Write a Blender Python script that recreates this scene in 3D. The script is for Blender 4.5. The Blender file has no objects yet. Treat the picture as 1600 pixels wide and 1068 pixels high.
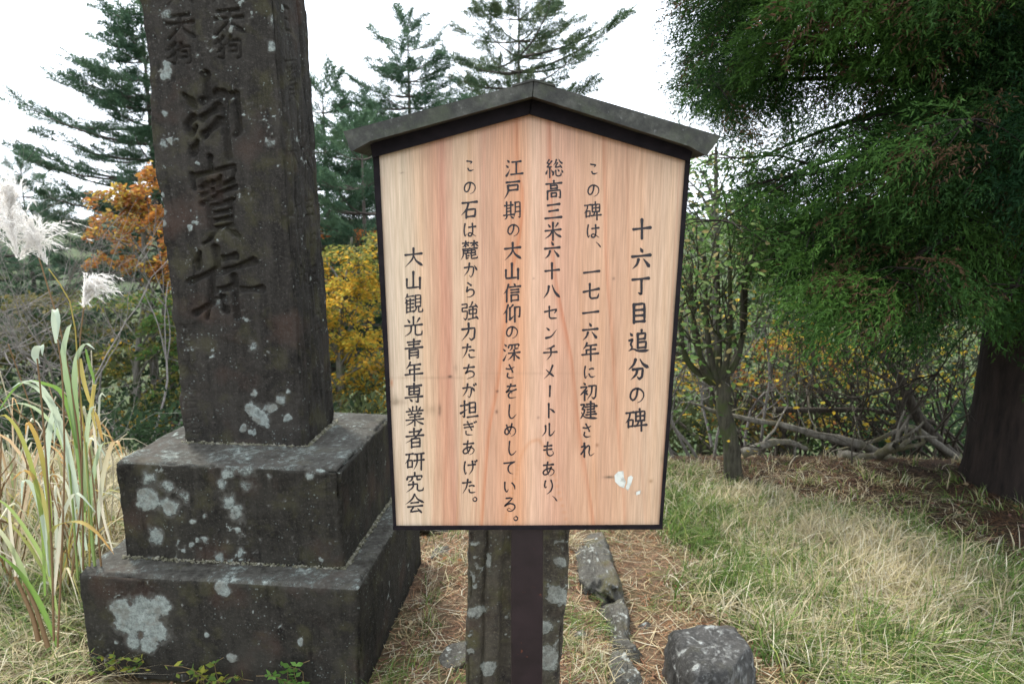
import bpy, math, random
import numpy as np
R = math.radians
rng = np.random.default_rng(7); random.seed(7)
sc = bpy.context.scene
COL = sc.collection

# ------------------------------------------------------------------ camera, world, sun, exposure
CH, PITCH, F = 1.55, R(10.7), 1150.0
cam = bpy.data.cameras.new('camera'); camo = bpy.data.objects.new('camera', cam); COL.objects.link(camo)
camo.location = (0, 0, CH); camo.rotation_euler = (R(90) - PITCH, 0, 0)
cam.sensor_width = 36; cam.lens = 36 * F / 1600; cam.clip_start = .05; cam.clip_end = 6000
cam.dof.use_dof = True; cam.dof.focus_distance = 1.75; cam.dof.aperture_fstop = 6.3
sc.camera = camo

SUN_EL, SUN_AZ = R(52), R(-38)          # azimuth from +Y towards +X: behind the stones, to the left
w = bpy.data.worlds.new('World'); sc.world = w; w.use_nodes = True
nt = w.node_tree; nt.nodes.clear(); N = nt.nodes.new; L = nt.links.new
wo = N('ShaderNodeOutputWorld'); bg = N('ShaderNodeBackground'); sky = N('ShaderNodeTexSky')
sky.sky_type = 'NISHITA'; sky.sun_disc = False; sky.sun_elevation = SUN_EL; sky.sun_rotation = SUN_AZ
sky.air_density = 1.0; sky.dust_density = 2.0
tc = N('ShaderNodeTexCoord'); nz = N('ShaderNodeTexNoise'); nz.inputs['Scale'].default_value = 2.2; nz.inputs['Detail'].default_value = 5
mr = N('ShaderNodeMapRange'); mr.inputs['From Min'].default_value = .3; mr.inputs['From Max'].default_value = .7
mr.inputs['To Min'].default_value = .88; mr.inputs['To Max'].default_value = 1.0
mx = N('ShaderNodeMix'); mx.data_type = 'RGBA'
mx.inputs['B'].default_value = (12.2, 13.2, 14.6, 1)       # thin bright cloud sheet
L(tc.outputs['Generated'], nz.inputs['Vector']); L(nz.outputs['Fac'], mr.inputs['Value']); L(mr.outputs[0], mx.inputs['Factor'])
L(sky.outputs[0], mx.inputs['A']); L(mx.outputs['Result'], bg.inputs['Color']); bg.inputs['Strength'].default_value = .09
L(bg.outputs[0], wo.inputs['Surface'])
sl = bpy.data.lights.new('sun', 'SUN'); sl.energy = 2.4; sl.angle = R(9); sl.color = (1, .96, .88)
so = bpy.data.objects.new('sun', sl); COL.objects.link(so)
sd = np.array([math.sin(SUN_AZ) * math.cos(SUN_EL), math.cos(SUN_AZ) * math.cos(SUN_EL), math.sin(SUN_EL)])
from mathutils import Vector
so.rotation_euler = Vector(sd).to_track_quat('Z', 'Y').to_euler()
vs = sc.view_settings; vs.view_transform = 'Standard'; vs.look = 'None'; vs.exposure = 1.2; vs.gamma = 1; vs.use_curve_mapping = False
sc.cycles.max_bounces = 7; sc.cycles.diffuse_bounces = 3; sc.cycles.transmission_bounces = 3; sc.cycles.transparent_max_bounces = 4
sc.cycles.volume_bounces = 1; sc.cycles.use_fast_gi = False

# ------------------------------------------------------------------ helpers
ct, st = math.cos(PITCH), math.sin(PITCH)
def ray(px, py):
    u = (px - 800) / F; v = (py - 534) / F
    return np.array([u, ct - v * st, -st - v * ct])
def aty(px, py, y): r = ray(px, py); return np.array([0, 0, CH]) + r * (y / r[1])
def atz(px, py, z=0.): r = ray(px, py); return np.array([0, 0, CH]) + r * ((z - CH) / r[2])

def lin(c):
    c = np.asarray(c, float) / 255.
    return np.where(c <= .04045, c / 12.92, ((c + .055) / 1.055) ** 2.4)

def hsh(i, j, k, s):
    h = (i * 374761393 + j * 668265263 + k * 2147483647 + s * 974634777) & 0xffffffff
    h = ((h ^ (h >> 13)) * 1274126177) & 0xffffffff
    h = ((h ^ (h >> 16)) * 2246822519) & 0xffffffff
    return ((h ^ (h >> 15)) & 0xffffff) / float(0xffffff)
def vnoise(P, s=0):
    P = np.asarray(P, float); I = np.floor(P).astype(np.int64); f = P - I; f = f * f * (3 - 2 * f)
    r = 0
    for a in (0, 1):
        for b in (0, 1):
            for c in (0, 1):
                wt = (f[..., 0] if a else 1 - f[..., 0]) * (f[..., 1] if b else 1 - f[..., 1]) * (f[..., 2] if c else 1 - f[..., 2])
                r = r + wt * hsh(I[..., 0] + a, I[..., 1] + b, I[..., 2] + c, s)
    return r * 2 - 1
def fbm(P, sc_, o=4, s=0):
    P = np.asarray(P, float) * sc_; a = 1.; r = 0.; t = 0.
    for k in range(o):
        r = r + a * vnoise(P, s + k * 17); t += a; a *= .5; P = P * 2.03 + 11.3
    return r / t

def sstep(x, a, b):
    t = np.clip((x - a) / (b - a), 0, 1); return t * t * (3 - 2 * t)

def prop(o, label=None, cat=None, group=None, kind=None):
    if label: o['label'] = label
    if cat: o['category'] = cat
    if group: o['group'] = group
    if kind: o['kind'] = kind
    return o
def empty(name, loc, label, cat, group=None):
    o = bpy.data.objects.new(name, None); COL.objects.link(o); o.location = loc
    o.empty_display_size = .1
    return prop(o, label, cat, group)

def mesh(name, V, Fs, mat, parent=None, col=None, attrs=None, smooth=True, fcol=None):
    """V (n,3); Fs: list of (m,k) index arrays. World coordinates; a parent's location is subtracted."""
    V = np.asarray(V, np.float32)
    if parent is not None:
        l = np.zeros(3); p = parent
        while p is not None: l += np.array(p.location); p = p.parent
        V = V - l.astype(np.float32)
    me = bpy.data.meshes.new(name)
    Fs = [np.asarray(f, np.int32) for f in Fs if len(f)]
    nl = sum(f.size for f in Fs); nf = sum(len(f) for f in Fs)
    me.vertices.add(len(V)); me.vertices.foreach_set('co', V.ravel())
    me.loops.add(nl); me.loops.foreach_set('vertex_index', np.concatenate([f.ravel() for f in Fs]))
    tot = np.concatenate([np.full(len(f), f.shape[1], np.int32) for f in Fs])
    start = np.concatenate([[0], np.cumsum(tot)[:-1]]).astype(np.int32)
    me.polygons.add(nf); me.polygons.foreach_set('loop_start', start)
    me.polygons.foreach_set('use_smooth', np.full(nf, smooth, bool))
    me.update(calc_edges=True)
    if col is not None:
        c = np.ones((len(V), 4), np.float32); c[:, :3] = np.asarray(col)
        a = me.attributes.new('Col', 'FLOAT_COLOR', 'POINT'); a.data.foreach_set('color', c.ravel())
    for k, v in (attrs or {}).items():
        a = me.attributes.new(k, 'FLOAT', 'POINT'); a.data.foreach_set('value', np.asarray(v, np.float32))
    me.materials.append(mat)
    o = bpy.data.objects.new(name, me); COL.objects.link(o)
    if parent is not None: o.parent = parent
    return o

def tube(P, r, n=6, cap=True):
    P = np.asarray(P, float); m = len(P); r = np.broadcast_to(np.asarray(r, float), (m,))
    T = np.gradient(P, axis=0); T /= np.linalg.norm(T, axis=1, keepdims=True) + 1e-9
    up = np.array([0, 0, 1.]) if abs(T[0, 2]) < .9 else np.array([1., 0, 0])
    A = np.cross(T, up); A /= np.linalg.norm(A, axis=1, keepdims=True) + 1e-9; B = np.cross(T, A)
    a = np.arange(n) * 2 * math.pi / n
    V = P[:, None] + r[:, None, None] * (A[:, None] * np.cos(a)[None, :, None] + B[:, None] * np.sin(a)[None, :, None])
    i = np.arange(m - 1)[:, None] * n; j = np.arange(n)[None]; k = (j + 1) % n
    Q = np.stack([i + j, i + k, i + n + k, i + n + j], -1).reshape(-1, 4)
    return V.reshape(-1, 3), Q
def join(parts):
    Vs, Qs, o = [], [], 0
    for V, Q in parts: Vs.append(V); Qs.append(np.asarray(Q) + o); o += len(V)
    return np.concatenate(Vs), np.concatenate(Qs)
def box(c, s):
    c = np.array(c, float); s = np.array(s, float) / 2
    V = np.array([[x, y, z] for x in (-1, 1) for y in (-1, 1) for z in (-1, 1)]) * s + c
    return V, np.array([[0, 1, 3, 2], [4, 6, 7, 5], [0, 4, 5, 1], [2, 3, 7, 6], [0, 2, 6, 4], [1, 5, 7, 3]])
def scatter(TV, TF, M, P):
    """copies of a template merged: M (n,3,3) basis columns, P (n,3)"""
    V = np.einsum('nij,vj->nvi', M, TV) + P[:, None]
    F_ = TF[None] + (np.arange(len(P)) * len(TV))[:, None, None]
    return V.reshape(-1, 3), F_.reshape(-1, TF.shape[1])
def basis(D, roll, s):
    """frames whose local x follows D"""
    D = D / (np.linalg.norm(D, axis=1, keepdims=True) + 1e-9)
    up = np.tile([0, 0, 1.], (len(D), 1)); up[np.abs(D[:, 2]) > .97] = [1, 0, 0]
    Yv = np.cross(up, D); Yv /= np.linalg.norm(Yv, axis=1, keepdims=True); Z = np.cross(D, Yv)
    c, s_ = np.cos(roll)[:, None], np.sin(roll)[:, None]
    Y2 = Yv * c + Z * s_; Z2 = Z * c - Yv * s_
    return np.stack([D, Y2, Z2], -1) * np.asarray(s)[:, None, None]
def bez(P, n):
    """Catmull-Rom through P"""
    P = np.asarray(P, float)
    if len(P) == 2: t = np.linspace(0, 1, n)[:, None]; return P[0] * (1 - t) + P[1] * t
    Q = np.vstack([2 * P[0] - P[1], P, 2 * P[-1] - P[-2]]); m = len(P) - 1
    t = np.linspace(0, m - 1e-6, n); i = t.astype(int); f = (t - i)[:, None]
    a, b, c, d = Q[i], Q[i + 1], Q[i + 2], Q[i + 3]
    return .5 * (2 * b + (c - a) * f + (2 * a - 5 * b + 4 * c - d) * f ** 2 + (3 * b - a - 3 * c + d) * f ** 3)

# ------------------------------------------------------------------ materials
def mat(name):
    m = bpy.data.materials.new(name); m.use_nodes = True; t = m.node_tree; t.nodes.clear()
    o = t.nodes.new('ShaderNodeOutputMaterial'); b = t.nodes.new('ShaderNodeBsdfPrincipled')
    t.links.new(b.outputs[0], o.inputs['Surface']); return m, t, b, o
def noise(t, s, d=4, rough=.55, vec=None):
    n = t.nodes.new('ShaderNodeTexNoise'); n.inputs['Scale'].default_value = s; n.inputs['Detail'].default_value = d
    n.inputs['Roughness'].default_value = rough
    if vec is not None: t.links.new(vec, n.inputs['Vector'])
    return n.outputs['Fac']
def ramp(t, fac, stops):
    r = t.nodes.new('ShaderNodeValToRGB'); t.links.new(fac, r.inputs['Fac']); e = r.color_ramp.elements
    while len(e) < len(stops): e.new(.5)
    for k, (p, c) in enumerate(stops):
        e[k].position = p; e[k].color = (*c, 1) if len(c) == 3 else c
    return r.outputs['Color']
def mixc(t, fac, a, b, mode='MIX'):
    m = t.nodes.new('ShaderNodeMix'); m.data_type = 'RGBA'; m.blend_type = mode
    for s, v in (('Factor', fac), ('A', a), ('B', b)):
        if isinstance(v, (int, float)): m.inputs[s].default_value = v
        elif isinstance(v, tuple): m.inputs[s].default_value = (*v, 1)
        else: t.links.new(v, m.inputs[s])
    return m.outputs['Result']
def math_(t, op, a, b=0., c=None):
    m = t.nodes.new('ShaderNodeMath'); m.operation = op
    for k, v in enumerate((a, b, c)):
        if v is None: continue
        if isinstance(v, (int, float)): m.inputs[k].default_value = v
        else: t.links.new(v, m.inputs[k])
    return m.outputs[0]
def bump(t, b, h, st_, d):
    n = t.nodes.new('ShaderNodeBump'); n.inputs['Strength'].default_value = st_; n.inputs['Distance'].default_value = d
    t.links.new(h, n.inputs['Height']); t.links.new(n.outputs[0], b.inputs['Normal'])
def attr(t, name, out='Fac'):
    a = t.nodes.new('ShaderNodeAttribute'); a.attribute_name = name; return a.outputs[out]
def coord(t): return t.nodes.new('ShaderNodeTexCoord').outputs['Object']

def leaf_mat(name, trans=.35, rough=.6, spec=.3, var=.35):
    m, t, b, o = mat(name); c = attr(t, 'Col', 'Color'); g = t.nodes.new('ShaderNodeNewGeometry')
    k = math_(t, 'MULTIPLY_ADD', g.outputs['Random Per Island'], var, 1 - var / 2)
    hs = t.nodes.new('ShaderNodeHueSaturation'); t.links.new(c, hs.inputs['Color']); t.links.new(k, hs.inputs['Value'])
    t.links.new(hs.outputs[0], b.inputs['Base Color']); b.inputs['Roughness'].default_value = rough
    b.inputs['Specular IOR Level'].default_value = spec
    tr = t.nodes.new('ShaderNodeBsdfTranslucent'); t.links.new(hs.outputs[0], tr.inputs['Color'])
    ms = t.nodes.new('ShaderNodeMixShader'); ms.inputs[0].default_value = trans
    t.links.new(b.outputs[0], ms.inputs[1]); t.links.new(tr.outputs[0], ms.inputs[2]); t.links.new(ms.outputs[0], o.inputs['Surface'])
    return m
M_NEEDLE = leaf_mat('conifer_needles', .3, .7, .08, .6)
M_LEAF = leaf_mat('broad_leaves', .55, .6, .12)
M_GRASS = leaf_mat('grass_blades', .4, .55, .18, .5)
M_PLUME = leaf_mat('pampas_plume', .55, .8, .1, .1)

def bark_mat(name, c1, c2, scale=8, moss=None):
    m, t, b, o = mat(name); v = coord(t)
    mp = t.nodes.new('ShaderNodeMapping'); mp.inputs['Scale'].default_value = (1, 1, .22); t.links.new(v, mp.inputs['Vector'])
    n = noise(t, scale * 4, 6, .65, mp.outputs[0]); c = ramp(t, n, [(.3, c1), (.68, c2)])
    if moss:
        c = mixc(t, ramp(t, noise(t, scale * .5, 5, .6, v), [(.5, (0, 0, 0)), (.62, (1, 1, 1))]), c, moss)
    t.links.new(c, b.inputs['Base Color']); b.inputs['Roughness'].default_value = .9; b.inputs['Specular IOR Level'].default_value = .2
    bump(t, b, n, .8, .012); return m
M_CEDAR = bark_mat('cedar_bark', (.007, .0055, .0045), (.030, .021, .017), 6)
M_BARK = bark_mat('grey_bark', (.06, .055, .045), (.19, .175, .145), 14, (.07, .085, .035))
M_DEAD = bark_mat('bleached_dead_wood', (.06, .052, .040), (.24, .22, .18), 10, (.1, .09, .05))
M_FIRBARK = bark_mat('fir_bark', (.04, .034, .028), (.12, .10, .085), 6)
M_STREE = bark_mat('mossy_dark_bark', (.022, .02, .014), (.085, .078, .055), 14, (.05, .06, .022))
M_TWIG = bark_mat('pale_twigs', (.11, .10, .09), (.27, .245, .22), 20)
M_STEM = bark_mat('dark_stems', (.03, .025, .02), (.10, .085, .065), 16)

def stone_mat(name, dark, mid, lich, spk=.5, green=.25, crust=(.115, .108, .095)):
    m, t, b, o = mat(name); v = coord(t)
    n1 = noise(t, 7, 6, .6, v); n2 = noise(t, 60, 5, .7, v); n3 = noise(t, 260, 3, .6, v)
    c = ramp(t, n1, [(.32, dark), (.52, tuple(np.array(dark) * .5 + np.array(mid) * .5)), (.72, mid)])
    c = mixc(t, ramp(t, n2, [(.35, (0, 0, 0)), (.75, (.75,) * 3)]), c, tuple(np.array(mid) * 1.15))
    g = ramp(t, noise(t, 11, 5, .6, v), [(.52, (0, 0, 0)), (.66, (green,) * 3)])
    c = mixc(t, g, c, (.075, .07, .032))
    c = mixc(t, ramp(t, noise(t, 5, 4, .5, v), [(.55, (0, 0, 0)), (.7, (.35,) * 3)]), c, (.085, .048, .035))
    # rain streaks running down
    mp = t.nodes.new('ShaderNodeMapping'); mp.inputs['Scale'].default_value = (1, 1, .12); t.links.new(v, mp.inputs['Vector'])
    sk = noise(t, 34, 5, .65, mp.outputs[0]); c = mixc(t, ramp(t, sk, [(.48, (0, 0, 0)), (.70, (.40,) * 3)]), c, tuple(np.array(mid) * 1.5))
    c = mixc(t, ramp(t, sk, [(.28, (.6,) * 3), (.42, (0, 0, 0))]), c, tuple(np.array(dark) * .55))
    n4 = noise(t, 130, 4, .75, v); c = mixc(t, ramp(t, n4, [(.54, (0, 0, 0)), (.70, (.7,) * 3)]), c, tuple(np.array(mid) * 2.1))
    # fine pale speckle
    vo = t.nodes.new('ShaderNodeTexVoronoi'); vo.inputs['Scale'].default_value = 75; t.links.new(v, vo.inputs['Vector'])
    sp = math_(t, 'MULTIPLY', math_(t, 'LESS_THAN', vo.outputs['Distance'], math_(t, 'MULTIPLY', n1, .42)),
               math_(t, 'GREATER_THAN', noise(t, 16, 5, .7, v), .56))
    c = mixc(t, math_(t, 'MULTIPLY', sp, spk), c, tuple(np.array(lich) * .6))
    # lichen from the vertex field, edge broken by noise; a thin grey crust grows around and between the patches
    a = attr(t, 'lichen'); cr = ramp(t, math_(t, 'ADD', a, math_(t, 'MULTIPLY', math_(t, 'SUBTRACT', n2, .5), .8)), [(.05, (0, 0, 0)), (.5, (.8,) * 3)]); c = mixc(t, cr, c, crust); e = math_(t, 'ADD', a, math_(t, 'MULTIPLY', math_(t, 'SUBTRACT', n2, .5), .55))
    e = math_(t, 'ADD', e, math_(t, 'MULTIPLY', math_(t, 'SUBTRACT', n3, .5), .5))
    lf = ramp(t, e, [(.42, (0, 0, 0)), (.60, (.95, .95, .95))])
    lc = ramp(t, n2, [(.3, tuple(np.array(lich) * .3)), (.45, tuple(np.array(lich) * .7)), (.66, tuple(np.array(lich) * 1.1))])
    lc = mixc(t, ramp(t, noise(t, 24, 3, .6, v), [(.5, (0, 0, 0)), (.62, (.6,) * 3)]), lc, (.15, .14, .115))
    lc = mixc(t, ramp(t, n3, [(.35, (.55,) * 3), (.5, (0, 0, 0))]), lc, tuple(np.array(lich) * .35))
    c = mixc(t, lf, c, lc)
    t.links.new(c, b.inputs['Base Color']); b.inputs['Roughness'].default_value = .92; b.inputs['Specular IOR Level'].default_value = .1
    h = math_(t, 'ADD', math_(t, 'MULTIPLY', n2, 1.), math_(t, 'MULTIPLY', n3, .5)); h = math_(t, 'ADD', h, math_(t, 'MULTIPLY', lf, 1.1))
    bump(t, b, h, .8, .005); return m
M_STONE = stone_mat('weathered_monument_stone', (.0085, .008, .007), (.037, .033, .028), (.27, .30, .275), .6, .35, (.085, .08, .07))
M_STONE2 = stone_mat('plinth_stone', (.0075, .007, .006), (.034, .031, .025), (.27, .30, .27), .6, .35, (.10, .095, .082))
M_PILLAR = stone_mat('mossy_pillar_stone', (.014, .012, .013), (.065, .056, .040), (.27, .28, .24), .6, .9, (.085, .08, .058))
M_ROCK = stone_mat('grey_rock', (.03, .028, .024), (.085, .08, .068), (.32, .33, .30), .5, .8, (.12, .115, .095))
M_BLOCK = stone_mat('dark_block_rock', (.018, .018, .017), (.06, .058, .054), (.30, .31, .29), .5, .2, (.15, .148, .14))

m, t, b, o = mat('dark_painted_wood'); v = coord(t)
n = noise(t, 40, 5, .6, v); t.links.new(ramp(t, n, [(.3, (.004, .003, .004)), (.75, (.014, .010, .012))]), b.inputs['Base Color'])
b.inputs['Roughness'].default_value = .75; b.inputs['Specular IOR Level'].default_value = .15; bump(t, b, n, .2, .001); M_DARK = m
m, t, b, o = mat('brown_steel_post'); v = coord(t)
n = noise(t, 25, 5, .6, v); t.links.new(mixc(t, ramp(t, noise(t, 70, 3, .5, v), [(.7, (0, 0, 0)), (.74, (.8,) * 3)]), ramp(t, n, [(.3, (.008, .005, .006)), (.75, (.02, .012, .014))]), (.10, .03, .015)), b.inputs['Base Color'])
b.inputs['Roughness'].default_value = .42; bump(t, b, n, .1, .001); M_POST = m
m, t, b, o = mat('mossy_copper_roof'); v = coord(t)
n = noise(t, 22, 6, .65, v); n2 = noise(t, 90, 4, .7, v)
c = ramp(t, n, [(.32, (.008, .008, .007)), (.5, (.028, .028, .022)), (.68, (.075, .075, .06))])
c = mixc(t, ramp(t, noise(t, 14, 4, .6, v), [(.52, (0, 0, 0)), (.66, (.6,) * 3)]), c, (.05, .06, .03))
c = mixc(t, ramp(t, n2, [(.6, (0, 0, 0)), (.75, (.5,) * 3)]), c, (.2, .2, .19))
t.links.new(c, b.inputs['Base Color']); b.inputs['Roughness'].default_value = .75; bump(t, b, n2, .5, .002); M_ROOF = m
m, t, b, o = mat('printed_cedar_board'); v = coord(t)
mp = t.nodes.new('ShaderNodeMapping'); mp.inputs['Scale'].default_value = (1, 1, .03); t.links.new(v, mp.inputs['Vector'])
n = noise(t, 420, 4, .6, mp.outputs[0]); n2 = noise(t, 900, 2, .5, v)
c = mixc(t, 1., attr(t, 'Col', 'Color'), ramp(t, n, [(.3, (.76, .73, .68)), (.7, (1.1, 1.1, 1.1))]), 'MULTIPLY')
c = mixc(t, 1., c, ramp(t, n2, [(.3, (.88, .88, .88)), (.7, (1.05, 1.05, 1.05))]), 'MULTIPLY')
t.links.new(c, b.inputs['Base Color']); b.inputs['Roughness'].default_value = .5; bump(t, b, n, .08, .0006); M_BOARD = m
m, t, b, o = mat('black_ink'); b.inputs['Base Color'].default_value = (.012, .009, .012, 1); b.inputs['Roughness'].default_value = .6; M_INK = m
m, t, b, o = mat('bare_white_underlay'); v = coord(t)
t.links.new(ramp(t, noise(t, 60, 4, .6, v), [(.35, (.34, .33, .28)), (.55, (.60, .61, .54))]), b.inputs['Base Color']); M_PEEL = m

m, t, b, o = mat('needle_litter_soil'); v = coord(t)
n1 = noise(t, 3, 6, .6, v); n2 = noise(t, 30, 6, .75, v); n3 = noise(t, 160, 4, .7, v)
c = ramp(t, n2, [(.28, (.05, .034, .02)), (.5, (.14, .095, .058)), (.74, (.27, .19, .12))])
c = mixc(t, ramp(t, n1, [(.42, (0, 0, 0)), (.62, (.6,) * 3)]), c, (.17, .11, .075))
c = mixc(t, ramp(t, n3, [(.55, (0, 0, 0)), (.75, (.7,) * 3)]), c, (.32, .26, .19))
mo = ramp(t, noise(t, 1.6, 4, .6, v), [(.5, (0, 0, 0)), (.66, (.7,) * 3)]); c = mixc(t, mo, c, (.085, .10, .04))
mea = attr(t, 'meadow'); c = mixc(t, mea, c, ramp(t, n2, [(.3, (.07, .07, .03)), (.7, (.22, .19, .11))]))
sh = attr(t, 'dark_soil'); c = mixc(t, sh, c, ramp(t, n2, [(.3, (.018, .013, .009)), (.7, (.07, .046, .032))])); far = attr(t, 'far'); c = mixc(t, far, c, ramp(t, noise(t, .02, 6, .6, v), [(.3, (.03, .05, .02)), (.7, (.07, .08, .035))]))
t.links.new(c, b.inputs['Base Color']); b.inputs['Roughness'].default_value = .95; b.inputs['Specular IOR Level'].default_value = .1
bump(t, b, math_(t, 'ADD', n2, n3), .9, .012); M_SOIL = m

# ------------------------------------------------------------------ ground
def gz(x, y):
    x = np.asarray(x, float); y = np.asarray(y, float)
    P = np.stack([x, y, np.zeros_like(x)], -1)
    z = .035 * fbm(P, .9, 3, 5) + .012 * fbm(P, 5, 3, 6)
    z = z + .05 * sstep(-x, -.38, -.28) * sstep(x, -.45, -.2) * sstep(y, 1.5, 2.)      # strip between monument and kerb
    z = z + .05 * sstep(x, .55, 1.6) * sstep(y, 1.8, 2.6)                   # meadow a little higher than the path
    d = np.maximum(np.hypot(x * .45, y) - (4.25 - .2 * sstep(x, 0, 1.5)), 0)
    z = z - .50 * (np.sqrt(d * d + .25) - .5)
    z = np.maximum(z, -45 + 6 * fbm(P, .01, 3, 9))
    return z
def axis(lo, hi, near, step, g=1.13):
    a = list(np.arange(-near, near + 1e-6, step)); s = step
    x = near
    while x < hi: s *= g; x += s; a.append(x)
    x = -near; s = step
    while x > lo: s *= g; x -= s; a.insert(0, x)
    return np.array(a)
ax = axis(-2000, 2000, 5, .07, 1.18); ay = axis(-2000, 2000, 3.6, .07, 1.18) + 2.6
X, Y = np.meshgrid(ax, ay, indexing='ij'); Z = gz(X, Y)
nx, ny = X.shape; i = np.arange(nx - 1)[:, None] * ny; j = np.arange(ny - 1)[None]
Q = np.stack([i + j, i + ny + j, i + ny + j + 1, i + j + 1], -1).reshape(-1, 4)
def right_meadow(x, y):
    P = np.stack([x, y, 0 * x], -1)
    e = 1.11 + (2.1 - y) * .30 * (y < 2.9) - (np.maximum(y, 2.9) - 2.1) * .34 + .12 * fbm(P, 2.5, 3, 21)
    return sstep(x - e, -.05, .18)
def left_meadow(x, y):
    P = np.stack([x, y, 0 * x], -1)
    return sstep(y + .15 * fbm(P, 2, 3, 31) - 3.1, 0, .4) * sstep(-.45 - x + (y - 3.2) * .9, 0, .3)
dsoil = sstep(Y - (4.5 - 1.5 * (X - .9)) + .3 * fbm(np.stack([X, Y, 0 * X], -1), 2, 3, 3), -.2, .4) * sstep(X, .5, .9) * (Y > 1)  # soil colour set darker under the cedar
md = (1 - dsoil) * np.clip(right_meadow(X, Y) + left_meadow(X, Y), 0, 1) * (Y > 1) * (Y < 7)
mesh('ground', np.stack([X, Y, Z], -1).reshape(-1, 3), [Q], M_SOIL, attrs={'meadow': md.ravel(), 'dark_soil': dsoil.ravel(), 'far': sstep(np.hypot(X, Y), 6.5, 9).ravel()})['kind'] = 'structure'

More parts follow.
